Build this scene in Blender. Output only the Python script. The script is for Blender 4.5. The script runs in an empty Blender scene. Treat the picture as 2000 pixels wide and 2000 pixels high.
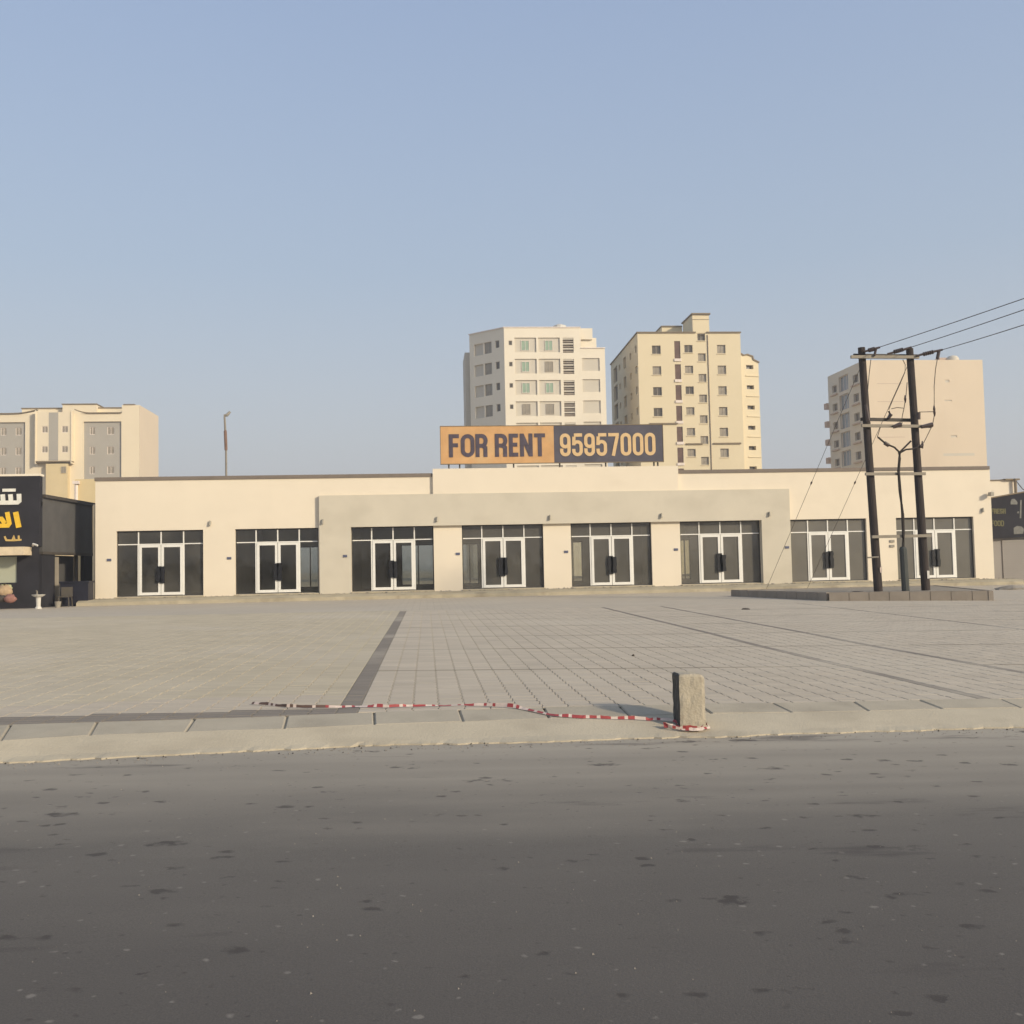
import bpy, math, random
import numpy as np
from mathutils import Matrix, Vector
random.seed(7); rng = np.random.default_rng(7)
S = bpy.context.scene; COL = S.collection
R = math.radians

# ------------------------------------------------------------------ camera
FPX, EYE = 1988.0, 1.5
yaw, pit, rol = R(4.86), math.atan(107.5/FPX), math.atan(.0207)
fw = Vector((math.sin(yaw)*math.cos(pit), math.cos(yaw)*math.cos(pit), math.sin(pit)))
r0 = Vector((math.cos(yaw), -math.sin(yaw), 0)); u0 = r0.cross(fw)
rt = r0*math.cos(rol) - u0*math.sin(rol); up = r0*math.sin(rol) + u0*math.cos(rol)
cam = bpy.data.cameras.new('camera'); co = bpy.data.objects.new('camera', cam); COL.objects.link(co)
cam.sensor_fit = 'HORIZONTAL'; cam.sensor_width = 36; cam.lens = 36*FPX/2000
cam.clip_start = .1; cam.clip_end = 8000
m = Matrix((rt, up, -fw)).transposed().to_4x4(); m.translation = (0, 0, EYE)
co.matrix_world = m; S.camera = co

# ------------------------------------------------------------------ light and exposure
SUN_EL, SUN_AZ = R(21), R(46)          # azimuth measured from straight behind the camera towards the right
sd = Vector((math.sin(SUN_AZ)*math.cos(SUN_EL), -math.cos(SUN_AZ)*math.cos(SUN_EL), math.sin(SUN_EL)))
W = bpy.data.worlds.new('World'); S.world = W; W.use_nodes = True
wn = W.node_tree; bg = wn.nodes['Background']
sky = wn.nodes.new('ShaderNodeTexSky'); sky.sky_type = 'NISHITA'; sky.sun_disc = False
sky.sun_elevation = SUN_EL; sky.sun_rotation = math.atan2(sd.x, sd.y)
sky.air_density = 1.0; sky.dust_density = 4.0; sky.ozone_density = 1.5; sky.altitude = 0
hs = wn.nodes.new('ShaderNodeHueSaturation'); hs.inputs['Saturation'].default_value = .8
wn.links.new(sky.outputs[0], hs.inputs['Color'])
# pale dust haze, thickest at the horizon and the same all the way round
tcw = wn.nodes.new('ShaderNodeTexCoord'); sep = wn.nodes.new('ShaderNodeSeparateXYZ'); wn.links.new(tcw.outputs['Generated'], sep.inputs[0])
ramp = wn.nodes.new('ShaderNodeValToRGB'); wn.links.new(sep.outputs['Z'], ramp.inputs[0]); cr = ramp.color_ramp; cr.interpolation = 'B_SPLINE'
cr.elements[0].position = 0; cr.elements[0].color = (.92, .92, .92, 1); cr.elements[1].position = 1; cr.elements[1].color = (.35, .35, .35, 1)
for p_, v_ in ((.08, .86), (.2, .78), (.38, .68), (.6, .55)): e_ = cr.elements.new(p_); e_.color = (v_, v_, v_, 1)
hc = wn.nodes.new('ShaderNodeValToRGB'); wn.links.new(sep.outputs['Z'], hc.inputs[0]); h2 = hc.color_ramp
h2.elements[0].position = 0; h2.elements[0].color = (.62, .595, .59, 1); h2.elements[1].position = .5; h2.elements[1].color = (.36, .47, .68, 1)
e_ = h2.elements.new(.12); e_.color = (.53, .56, .59, 1); e_ = h2.elements.new(.28); e_.color = (.41, .50, .62, 1)
hsc = wn.nodes.new('ShaderNodeVectorMath'); hsc.operation = 'SCALE'; hsc.inputs['Scale'].default_value = 1/.12; wn.links.new(hc.outputs[0], hsc.inputs[0])
mxw = wn.nodes.new('ShaderNodeMix'); mxw.data_type = 'RGBA'; wn.links.new(ramp.outputs[0], mxw.inputs[0]); wn.links.new(hs.outputs[0], mxw.inputs[6]); wn.links.new(hsc.outputs[0], mxw.inputs[7])
wn.links.new(mxw.outputs[2], bg.inputs[0])
bg.inputs[1].default_value = .12
sl = bpy.data.lights.new('sun', 'SUN'); sl.energy = 3.15; sl.angle = R(4); sl.color = (1, .865, .645)
so = bpy.data.objects.new('sun', sl); COL.objects.link(so)
so.rotation_euler = (-sd).to_track_quat('-Z', 'Y').to_euler()
S.view_settings.view_transform = 'Standard'; S.view_settings.look = 'None'
S.view_settings.exposure = .24; S.view_settings.gamma = 1; S.view_settings.use_curve_mapping = False

# ------------------------------------------------------------------ plan survey helpers
def ray(x, y): return fw + rt*((x-1000)/FPX) + up*((1000-y)/FPX)
def onY(x, y, Y):
    d = ray(x, y); t = Y/d.y; return Vector((d.x*t, Y, EYE+d.z*t))
def onZ(x, y, z, s=0.):
    d = ray(x, y); t = (z-EYE)/(d.z+s*d.x); return Vector((d.x*t, d.y*t, EYE+d.z*t))
SY = [0, 13, 17, 20, 26, 33, 45, 400]; SS = [.019, .019, .018, .014, .010, .005, 0, 0]
def G(x, y, z0=.17):                     # the ground falls a little to the right near the road
    return z0 - np.interp(y, SY, SS)*np.clip(x, -40, 40)

# ------------------------------------------------------------------ materials
def mat(name, col, rough=.85, var=.12, scale=3., bump=0., bscale=60., spec=.3, metal=0., stain=None, stretch=None, attr=False):
    M = bpy.data.materials.new(name); M.use_nodes = True; N = M.node_tree.nodes; L = M.node_tree.links
    P = N['Principled BSDF']; P.inputs['Roughness'].default_value = rough; P.inputs['Metallic'].default_value = metal
    P.inputs['Specular IOR Level'].default_value = spec
    tc = N.new('ShaderNodeTexCoord'); mp = N.new('ShaderNodeMapping'); L.new(tc.outputs['Object'], mp.inputs[0])
    if stretch: mp.inputs['Scale'].default_value = stretch
    n = N.new('ShaderNodeTexNoise'); n.inputs['Scale'].default_value = scale; n.inputs['Detail'].default_value = 6
    n.inputs['Roughness'].default_value = .62; L.new(mp.outputs[0], n.inputs[0])
    rmp = N.new('ShaderNodeMapRange'); rmp.inputs[1].default_value = .3; rmp.inputs[2].default_value = .7
    rmp.inputs[3].default_value = 1-var; rmp.inputs[4].default_value = 1+var; L.new(n.outputs[0], rmp.inputs[0])
    mx = N.new('ShaderNodeVectorMath'); mx.operation = 'SCALE'; mx.inputs[0].default_value = col
    L.new(rmp.outputs[0], mx.inputs['Scale']); out = mx.outputs[0]
    if attr:
        a = N.new('ShaderNodeAttribute'); a.attribute_name = 'tone'
        m2 = N.new('ShaderNodeVectorMath'); m2.operation = 'MULTIPLY'; L.new(out, m2.inputs[0]); L.new(a.outputs['Vector'], m2.inputs[1]); out = m2.outputs[0]
    if stain:                             # stain = (colour, noise scale, threshold, amount, stretch)
        sc, ssc, th, am, st = stain
        mp2 = N.new('ShaderNodeMapping'); L.new(tc.outputs['Object'], mp2.inputs[0]); mp2.inputs['Scale'].default_value = st
        n2 = N.new('ShaderNodeTexNoise'); n2.inputs['Scale'].default_value = ssc; n2.inputs['Detail'].default_value = 7; L.new(mp2.outputs[0], n2.inputs[0])
        r2 = N.new('ShaderNodeMapRange'); r2.inputs[1].default_value = th; r2.inputs[2].default_value = th+.15; r2.inputs[4].default_value = am
        L.new(n2.outputs[0], r2.inputs[0]); mm = N.new('ShaderNodeMix'); mm.data_type = 'RGBA'
        L.new(r2.outputs[0], mm.inputs[0]); L.new(out, mm.inputs[6]); mm.inputs[7].default_value = (*sc, 1); out = mm.outputs[2]
    L.new(out, P.inputs['Base Color'])
    if bump:
        nb = N.new('ShaderNodeTexNoise'); nb.inputs['Scale'].default_value = bscale; nb.inputs['Detail'].default_value = 5; L.new(tc.outputs['Object'], nb.inputs[0])
        b = N.new('ShaderNodeBump'); b.inputs['Strength'].default_value = bump; b.inputs['Distance'].default_value = .02
        L.new(nb.outputs[0], b.inputs['Height']); L.new(b.outputs[0], P.inputs['Normal'])
    return M

M = {}
M['cream'] = mat('cream_render', (.77, .68, .54), .9, .035, .5, .15, 40, stain=((.68, .59, .46), .35, .56, .35, (1, 1, 2.2)))
M['grey_render'] = mat('bare_cement_render', (.60, .545, .44), .92, .05, .55, .2, 30, stain=((.51, .46, .365), .4, .5, .55, (1, 1, 1.6)))
M['cap'] = mat('brown_coping', (.2, .165, .135), .8, .08, 3)
M['white_render'] = mat('white_tower_render', (.80, .72, .58), .9, .03, .2, stain=((.6, .53, .42), .15, .55, .4, (1, 1, .3)))
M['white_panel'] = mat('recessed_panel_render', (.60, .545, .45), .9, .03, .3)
M['yellow_render'] = mat('pale_yellow_render', (.72, .615, .42), .9, .03, .2, stain=((.66, .56, .38), .12, .52, .4, (1, 1, .3)))
M['peach_render'] = mat('pale_peach_render', (.71, .59, .44), .9, .03, .15, stain=((.6, .49, .36), .1, .55, .5, (1, 1, .25)))
M['cream_tower'] = mat('cream_tower_render', (.77, .665, .49), .9, .03, .2)
M['grey_panel'] = mat('grey_panel_paint', (.40, .37, .32), .9, .04, .3)
M['annex'] = mat('annex_yellow_render', (.66, .53, .31), .9, .05, .5)
M['trim_brown'] = mat('brown_trim', (.22, .17, .11), .85, .05, 2)
M['pipe_dark'] = mat('dark_drainpipe', (.2, .15, .11), .7)
M['strip_brown'] = mat('brown_lattice_panel', (.14, .085, .065), .8, .2, 1.2)
M['band_white'] = mat('white_band', (.78, .68, .6), .85)
M['win_frame'] = mat('window_frame', (.42, .36, .28), .6)
M['pane_grey'] = mat('dusty_pane', (.30, .26, .2), .35, .25, .7, spec=.5)
M['pane_dark'] = mat('dark_pane', (.1, .085, .065), .25, .2, .7, spec=.5)
M['pane_green'] = mat('green_pane', (.30, .40, .29), .3, .15, .9, spec=.5)
M['louvre'] = mat('louvre_slats', (.35, .29, .23), .8, .15, 1)
M['slate'] = mat('blue_grey_glazing', (.18, .2, .22), .3, .25, .6, spec=.5)
M['pinkish'] = mat('pinkish_render', (.5, .38, .3), .9, .04)
M['black_panel'] = mat('black_cladding', (.034, .033, .038), .8, .25, .8, spec=.08)
M['dark_wall'] = mat('charcoal_side_wall', (.10, .096, .092), .8, .2, .6)
M['awning'] = mat('beige_awning', (.66, .54, .37), .8)
M['sign_white'] = mat('sign_letter_white', (.74, .72, .64), .5)
M['sign_yellow'] = mat('sign_letter_yellow', (.8, .5, .04), .5, .08, 5)
M['sign_gold'] = mat('sign_small_gold', (.55, .38, .13), .6)
M['olive'] = mat('sign_letter_olive', (.13, .12, .055), .6)
M['pale_sticker'] = mat('pale_sign_print', (.17, .165, .145), .6, .2, 6)
M['shutter'] = mat('mauve_grey_shutter', (.29, .265, .24), .75, .06, .5)
M['white_plastic'] = mat('white_plastic', (.62, .59, .53), .5)
M['pale_window'] = mat('frosted_pale_glass', (.43, .44, .34), .25, .08, 1)
M['navy_box'] = mat('dark_blue_plastic', (.018, .018, .028), .5)
M['tan_sack'] = mat('tan_sackcloth', (.42, .30, .18), .9, .2, 6, .3)
M['green_sack'] = mat('pale_green_sack', (.5, .5, .28), .9, .2, 6, .3)
M['red_sack'] = mat('faded_red_sack', (.30, .15, .12), .9, .25, 8, .3)
M['sign_orange'] = mat('weathered_orange_vinyl', (.60, .345, .15), .6, .12, 1.4, stain=((.62, .42, .21), .8, .5, .6, (1, 1, 1)))
M['sign_navy'] = mat('faded_navy_vinyl', (.085, .08, .10), .6, .18, 1.5)
M['letter_dark'] = mat('letter_dark_vinyl', (.08, .065, .085), .6, .25, 3)
M['letter_sand'] = mat('letter_sand_vinyl', (.66, .46, .24), .6, .1, 2)
M['steel'] = mat('galvanised_steel', (.25, .22, .175), .6, .12, 4, metal=.2)
M['steel_dark'] = mat('dark_steel', (.07, .06, .05), .6)
M['alu'] = mat('pale_aluminium', (.78, .76, .70), .4, .04, 3, spec=.5)
M['alu_dark'] = mat('charcoal_frame', (.05, .047, .042), .5, .1)
M['wrap'] = mat('black_handle_wrap', (.012, .012, .014), .5, .3, 20, .4)
M['inner'] = mat('plastered_interior', (.58, .52, .42), .95, .1, .8)
M['inner_floor'] = mat('dusty_interior_floor', (.3, .26, .21), .9, .15, 1)
M['plate_blue'] = mat('blue_number_plate', (.10, .11, .17), .5)
M['plate_grey'] = mat('grey_meter_box', (.3, .27, .22), .6)
M['lamp_body'] = mat('grey_wall_lamp', (.36, .33, .27), .6)
M['wood'] = mat('creosoted_wood', (.045, .035, .031), .85, .35, 2, .5, 30, stretch=(6, 6, .6))
M['rust'] = mat('rusty_pole_paint', (.2, .12, .085), .8, .2, 3)
M['wire'] = mat('weathered_wire', (.09, .075, .06), .7)
M['porcelain'] = mat('brown_insulator', (.055, .035, .028), .35, spec=.6)
M['cable'] = mat('black_cable', (.035, .027, .022), .7)
M['duct'] = mat('grey_green_duct', (.055, .06, .056), .6)
M['kerb'] = mat('concrete_kerb', (.42, .37, .285), .92, .09, 2.2, .35, 70, stain=((.3, .26, .2), 1.5, .55, .5, (1, 1, 1)))
M['apron'] = mat('dusty_concrete_apron', (.48, .42, .315), .95, .08, 1.6, .3, 50, stain=((.35, .3, .225), .9, .52, .5, (1, 2, 1)))
M['island_kerb'] = mat('island_kerb_block', (.30, .255, .205), .92, .12, 1.5, .3, 40)
M['island_pave'] = mat('island_paving', (.31, .265, .205), .95, .12, 1.5, .3)
M['walk'] = mat('dusty_walkway', (.42, .365, .26), .95, .15, 1.2, .4, 25, stain=((.25, .21, .15), 1.1, .55, .6, (1, 3, 1)))
M['bollard'] = mat('rough_aggregate_concrete', (.42, .37, .285), .95, .12, 7, .45, 55, stain=((.33, .28, .21), 12, .56, .7, (1, 1, 1)))
M['tape_red'] = mat('tape_red', (.33, .06, .06), .45, .1, 10)
M['tape_white'] = mat('tape_white', (.58, .48, .42), .45, .08, 10)
M['tape_dirty'] = mat('tape_dirty_brown', (.12, .075, .06), .6, .2, 10)
M['stone'] = mat('dark_stone', (.07, .06, .05), .9, .2, 20)
M['gravel'] = mat('pale_gravel', (.27, .24, .20), .9, .3, 3)
M['sand'] = mat('sandy_ground', (.36, .3, .22), .95, .1, .3, .2, 8)
M['paver'] = mat('concrete_paver', (.51, .44, .34), .93, .07, 1.1, .35, 90, attr=True, stain=((.56, .49, .385), .23, .5, .6, (1, 1, 1)))
M['bed'] = mat('paver_joint_sand', (.33, .29, .22), .97, .15, 4)

# far part of the lot: same paving, with shallow courses
def far_paving():
    Mt = mat('far_paving', (.52, .45, .35), .93, .05, .9, stain=((.56, .49, .385), .2, .5, .6, (1, 1, 1)))
    N = Mt.node_tree.nodes; L = Mt.node_tree.links; P = N['Principled BSDF']
    src = P.inputs['Base Color'].links[0].from_socket
    tc = N.new('ShaderNodeTexCoord'); b = N.new('ShaderNodeTexBrick'); L.new(tc.outputs['Object'], b.inputs[0])
    b.inputs['Scale'].default_value = 1; b.inputs['Mortar Size'].default_value = .006; b.inputs['Brick Width'].default_value = .25; b.inputs['Row Height'].default_value = .125
    b.offset = 0; b.inputs['Color1'].default_value = (1, 1, 1, 1); b.inputs['Color2'].default_value = (.96, .96, .96, 1); b.inputs['Mortar'].default_value = (.8, .79, .77, 1)
    mm = N.new('ShaderNodeVectorMath'); mm.operation = 'MULTIPLY'; L.new(src, mm.inputs[0]); L.new(b.outputs[0], mm.inputs[1]); L.new(mm.outputs[0], P.inputs['Base Color'])
    return Mt
M['far_paving'] = far_paving()

def asphalt():
    Mt = bpy.data.materials.new('worn_asphalt'); Mt.use_nodes = True; N = Mt.node_tree.nodes; L = Mt.node_tree.links; P = N['Principled BSDF']
    P.inputs['Roughness'].default_value = .9; P.inputs['Specular IOR Level'].default_value = .2
    tc = N.new('ShaderNodeTexCoord'); sx = N.new('ShaderNodeSeparateXYZ'); L.new(tc.outputs['Object'], sx.inputs[0])
    def noise(s, d=5, st=(1, 1, 1), w=0):
        mp = N.new('ShaderNodeMapping'); mp.inputs['Scale'].default_value = st; mp.inputs['Location'].default_value = (w, w*.7, 0); L.new(tc.outputs['Object'], mp.inputs[0])
        n = N.new('ShaderNodeTexNoise'); n.inputs['Scale'].default_value = s; n.inputs['Detail'].default_value = d; n.inputs['Roughness'].default_value = .6; L.new(mp.outputs[0], n.inputs[0]); return n.outputs[0]
    def rng_(v, a, b, c, d):
        r = N.new('ShaderNodeMapRange'); r.inputs[1].default_value = a; r.inputs[2].default_value = b; r.inputs[3].default_value = c; r.inputs[4].default_value = d; L.new(v, r.inputs[0]); return r.outputs[0]
    def math_(op, a, b):
        n = N.new('ShaderNodeMath'); n.operation = op
        for i, v in enumerate((a, b)):
            if hasattr(v, 'links'): L.new(v, n.inputs[i])
            else: n.inputs[i].default_value = v
        return n.outputs[0]
    def mix(f, a, b):
        mm = N.new('ShaderNodeMix'); mm.data_type = 'RGBA'
        L.new(f, mm.inputs[0])
        for i, v in ((6, a), (7, b)):
            if isinstance(v, tuple): mm.inputs[i].default_value = (*v, 1)
            else: L.new(v, mm.inputs[i])
        return mm.outputs[2]
    base = mix(rng_(noise(.55, 6, (.6, 1.4, 1)), .35, .65, 0, 1), (.125, .113, .098), (.155, .14, .12))
    fine = mix(rng_(noise(140, 3), .35, .7, 0, .5), base, (.24, .215, .18))
    # sand blown against the edge of the road, thinning out into the lane
    y2 = math_('ADD', sx.outputs['Y'], math_('MULTIPLY', noise(1.3, 6, (.35, 1, 1)), 1.6))
    dust = mix(rng_(y2, 6.4, 9.3, 0, 1.), fine, (.42, .37, .295))
    falloff = mix(rng_(math_('ADD', sx.outputs['Y'], noise(.8, 5, (.3, 1, 1), 9)), 2.8, 6.2, .75, 0), dust, (.062, .054, .053))  # darker towards the viewer: lens fall-off painted into the asphalt colour
    # bitumen pits and worn patches, two sizes
    nn = N.new('ShaderNodeTexNoise'); nn.inputs['Scale'].default_value = 14; nn.inputs['Detail'].default_value = 4; L.new(tc.outputs['Object'], nn.inputs[0])
    def pit(scale, lo, smax, st, warp, amount, loc):
        vor = N.new('ShaderNodeTexVoronoi'); vor.inputs['Scale'].default_value = scale
        mpv = N.new('ShaderNodeMapping'); mpv.inputs['Scale'].default_value = st; mpv.inputs['Location'].default_value = loc; L.new(tc.outputs['Object'], mpv.inputs[0])
        wob = N.new('ShaderNodeVectorMath'); wob.operation = 'ADD'
        sc = N.new('ShaderNodeVectorMath'); sc.operation = 'SCALE'; sc.inputs['Scale'].default_value = warp; L.new(nn.outputs['Color'], sc.inputs[0])
        L.new(mpv.outputs[0], wob.inputs[0]); L.new(sc.outputs[0], wob.inputs[1]); L.new(wob.outputs[0], vor.inputs['Vector'])
        size = rng_(vor.outputs['Color'], lo, 1., 0, smax)
        return rng_(math_('SUBTRACT', size, vor.outputs['Distance']), -.03, .12, 0, amount)
    p1 = pit(7.5, .52, .42, (.8, 1.2, 1), .10, .62, (0, 0, 0)); p2 = pit(3.4, .56, .40, (.65, 1.2, 1), .22, .7, (3.1, 1.7, 0)); p3 = pit(17, .5, .3, (1, 1, 1), .04, .4, (7, 2, 0))
    pits = math_('MAXIMUM', math_('MAXIMUM', p1, p2), p3)
    pale = pit(14, .6, .34, (1, 1, 1), .05, .55, (1.3, 9.1, 0))
    lane = mix(rng_(noise(.9, 3, (.04, 1, 1), 5), .35, .65, 0, .35), falloff, (.115, .103, .092))
    patchy = mix(pits, mix(pale, lane, (.30, .27, .23)), (.055, .047, .043))
    tar = mix(rng_(noise(1.1, 8, (.35, 1.6, 1), 4), .62, .68, 0, .55), patchy, (.075, .065, .06))
    L.new(tar, P.inputs['Base Color'])
    b = N.new('ShaderNodeBump'); b.inputs['Strength'].default_value = .3; b.inputs['Distance'].default_value = .008
    L.new(math_('SUBTRACT', noise(90, 4), math_('MULTIPLY', pits, .6)), b.inputs['Height']); L.new(b.outputs[0], P.inputs['Normal'])
    return Mt
M['asphalt'] = asphalt()

def shop_glass(name='shop_glass', tint=.66, lo=.03, hi=.14, dcol=(.28, .262, .225)):
    Mt = bpy.data.materials.new(name); Mt.use_nodes = True; N = Mt.node_tree.nodes; L = Mt.node_tree.links
    N.remove(N['Principled BSDF']); t = N.new('ShaderNodeBsdfTransparent'); t.inputs[0].default_value = (tint, tint*1.01, tint*.96, 1)
    g = N.new('ShaderNodeBsdfGlossy'); g.inputs['Roughness'].default_value = .03; g.inputs[0].default_value = (1, 1, 1, 1)
    d = N.new('ShaderNodeBsdfDiffuse'); d.inputs[0].default_value = (*dcol, 1)
    fr = N.new('ShaderNodeFresnel'); fr.inputs[0].default_value = 1.62
    tc = N.new('ShaderNodeTexCoord'); n = N.new('ShaderNodeTexNoise'); n.inputs['Scale'].default_value = .7; n.inputs['Detail'].default_value = 5; L.new(tc.outputs['Object'], n.inputs[0])
    mr = N.new('ShaderNodeMapRange'); mr.inputs[1].default_value = .3; mr.inputs[2].default_value = .75; mr.inputs[3].default_value = lo; mr.inputs[4].default_value = hi; L.new(n.outputs[0], mr.inputs[0])
    m1 = N.new('ShaderNodeMixShader'); L.new(fr.outputs[0], m1.inputs[0]); L.new(t.outputs[0], m1.inputs[1]); L.new(g.outputs[0], m1.inputs[2])
    m2 = N.new('ShaderNodeMixShader'); L.new(mr.outputs[0], m2.inputs[0]); L.new(m1.outputs[0], m2.inputs[1]); L.new(d.outputs[0], m2.inputs[2])
    L.new(m2.outputs[0], N['Material Output'].inputs[0]); return Mt
FILM_GLARE = [(.04, .3), (.0, .16), (.0, .12), (.2, .36), (.26, .42), (.34, .5), (.5, .62), (.5, .62)]   # pale film on each shop's glass; reflections and lit interior painted in as grey
for i_, (a_, b_) in enumerate(FILM_GLARE): M['glass%d' % i_] = shop_glass('shop_glass', .66, a_, b_)
M['clear'] = shop_glass('rear_glass', .93, 0, .05)

# ------------------------------------------------------------------ mesh helpers
class MB:
    """collects shapes in local coordinates; T maps them (for walls that are turned)"""
    def __init__(s, T=None): s.v = []; s.f = []; s.mi = []; s.T = T or (lambda p: p); s.m = 0
    def add(s, vs, fs):
        n = len(s.v); s.v += [tuple(s.T(p)) for p in vs]; s.f += [[i+n for i in f] for f in fs]; s.mi += [s.m]*len(fs); return s
    def box(s, x0, x1, y0, y1, z0, z1):
        return s.add([(x0, y0, z0), (x1, y0, z0), (x1, y1, z0), (x0, y1, z0), (x0, y0, z1), (x1, y0, z1), (x1, y1, z1), (x0, y1, z1)],
                     [(3, 2, 1, 0), (4, 5, 6, 7), (0, 1, 5, 4), (1, 2, 6, 5), (2, 3, 7, 6), (3, 0, 4, 7)])
    def prism(s, pts, z0, z1):            # pts in plan (counter-clockwise)
        n = len(pts); zt = z1 if isinstance(z1, (list, tuple)) else [z1]*n
        return s.add([(p[0], p[1], z0) for p in pts]+[(p[0], p[1], z) for p, z in zip(pts, zt)],
                     [list(range(n))[::-1], list(range(n, 2*n))]+[(i, (i+1) % n, n+(i+1) % n, n+i) for i in range(n)])
    def slab(s, pts, y0, y1):             # pts in the x-z plane, thickness in y (y0 = front)
        n = len(pts)
        return s.add([(p[0], y0, p[1]) for p in pts]+[(p[0], y1, p[1]) for p in pts],
                     [list(range(n)), list(range(n, 2*n))[::-1]]+[((i+1) % n, i, n+i, n+(i+1) % n) for i in range(n)])
    def tube(s, pts, rad, k=8):
        pts = [Vector(p) for p in pts]; rad = rad if isinstance(rad, (list, tuple)) else [rad]*len(pts); vs = []; fs = []
        for i, p in enumerate(pts):
            d = (pts[min(i+1, len(pts)-1)]-pts[max(i-1, 0)]).normalized()
            a = d.cross(Vector((0, 0, 1))); a = a if a.length > .05 else d.cross(Vector((0, 1, 0))); a.normalize(); b = d.cross(a)
            for j in range(k):
                t = 2*math.pi*j/k; vs.append(tuple(p+(a*math.cos(t)+b*math.sin(t))*rad[i]))
        for i in range(len(pts)-1):
            for j in range(k): fs.append((i*k+j, i*k+(j+1) % k, (i+1)*k+(j+1) % k, (i+1)*k+j))
        fs += [list(range(k))[::-1], [len(vs)-k+j for j in range(k)]]
        return s.add(vs, fs)
    def stroke(s, path, hw, y0, y1, closed=False):   # flat ribbon letter stroke in the x-z plane
        P = [Vector((p[0], p[1])) for p in path]; n = len(P); A = []; B = []
        for i in range(n):
            a = P[(i-1) % n] if (closed or i > 0) else None; b = P[(i+1) % n] if (closed or i < n-1) else None
            d1 = (P[i]-a).normalized() if a is not None else None; d2 = (b-P[i]).normalized() if b is not None else None
            d1 = d1 or d2; d2 = d2 or d1
            n1 = Vector((-d1.y, d1.x)); n2 = Vector((-d2.y, d2.x)); nn = (n1+n2).normalized(); l = hw/max(.5, nn.dot(n1))
            A.append(P[i]+nn*l); B.append(P[i]-nn*l)
        for i in range(n if closed else n-1):
            j = (i+1) % n; q = [B[i], B[j], A[j], A[i]]
            s.slab([(p.x, p.y) for p in q], y0, y1)
        return s
    def build(s, name, mats, parent=None, smooth=False, **kw):
        me = bpy.data.meshes.new(name); me.from_pydata(s.v, [], s.f)
        for mm in (mats if isinstance(mats, (list, tuple)) else [mats]): me.materials.append(mm)
        me.polygons.foreach_set('material_index', s.mi)
        if smooth: me.polygons.foreach_set('use_smooth', [True]*len(s.f))
        me.update(); o = bpy.data.objects.new(name, me); COL.objects.link(o)
        if parent: o.parent = parent
        for k, v in kw.items(): o[k] = v
        return o

def thing(name, label, cat, loc=(0, 0, 0), rotz=0, group=None):
    o = bpy.data.objects.new(name, None); COL.objects.link(o); o.location = loc; o.rotation_euler = (0, 0, rotz)
    o.empty_display_size = .3; o['label'] = label; o['category'] = cat
    if group: o['group'] = group
    return o
def tag(o, label, cat, group=None):
    o['label'] = label; o['category'] = cat
    if group: o['group'] = group
    return o
def share(src, name, parent, loc=(0, 0, 0), rot=(0, 0, 0), label=None):
    o = bpy.data.objects.new(name, src.data); COL.objects.link(o); o.parent = parent; o.location = loc; o.rotation_euler = rot
    if label: o['label'] = label
    return o

def frame(A, B):
    """local frame of an upright wall through plan points A (left) and B (right), seen from outside: u along, d outwards, z up"""
    A = Vector((A[0], A[1])); B = Vector((B[0], B[1])); e = (B-A).normalized(); nrm = Vector((e.y, -e.x)); L = (B-A).length
    return (lambda p: (A.x+e.x*p[0]-nrm.x*p[1], A.y+e.y*p[0]-nrm.y*p[1], p[2])), L, math.atan2(e.y, e.x)
# in a wall frame the second coordinate is depth INTO the wall (negative = proud of it)
def wall(mb, L, z0, z1, holes, rec, u0_=0.):
    us = sorted({u0_, L, *[h[0] for h in holes], *[h[1] for h in holes]}); zs = sorted({z0, z1, *[h[2] for h in holes], *[h[3] for h in holes]})
    for a, b in zip(us, us[1:]):
        for c, d in zip(zs, zs[1:]):
            um, zm = (a+b)/2, (c+d)/2
            if any(h[0] < um < h[1] and h[2] < zm < h[3] for h in holes): continue
            mb.add([(a, 0, c), (b, 0, c), (b, 0, d), (a, 0, d)], [(0, 1, 2, 3)])
    for h in holes:
        a, b, c, d = h[:4]; r = h[4] if len(h) > 4 else rec
        mb.add([(a, 0, c), (b, 0, c), (b, 0, d), (a, 0, d), (a, r, c), (b, r, c), (b, r, d), (a, r, d)], [(0, 4, 5, 1), (1, 5, 6, 2), (2, 6, 7, 3), (3, 7, 4, 0)])

WIN = {}
def window(parent, T, ang, u, d, z, w, h, pane, mull=1, key=None, fm='win_frame', name='window'):
    """a framed window with its pane as sub-part; alike windows share their meshes"""
    k = (round(w, 2), round(h, 2), pane if isinstance(pane, str) else tuple(pane), mull, fm)
    p = T((u, d, z))
    if k not in WIN:
        t = .06; mb = MB(); mb.box(0, w, -.05, .03, 0, t); mb.box(0, w, -.05, .03, h-t, h); mb.box(0, t, -.05, .03, t, h-t); mb.box(w-t, w, -.05, .03, t, h-t)
        for i in range(mull): mb.box(w*(i+1)/(mull+1)-.03, w*(i+1)/(mull+1)+.03, -.045, .03, t, h-t)
        f = mb.build(name, M[fm], parent); g = MB()
        g.box(t, w-t, 0, .02, t, h-t); pn = g.build('pane', M[pane], f); WIN[k] = (f.data, pn.data)
    else:
        f = bpy.data.objects.new(name, WIN[k][0]); COL.objects.link(f); f.parent = parent
        pn = bpy.data.objects.new('pane', WIN[k][1]); COL.objects.link(pn); pn.parent = f
    f.location = p; f.rotation_euler = (0, 0, ang); return f

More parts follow.
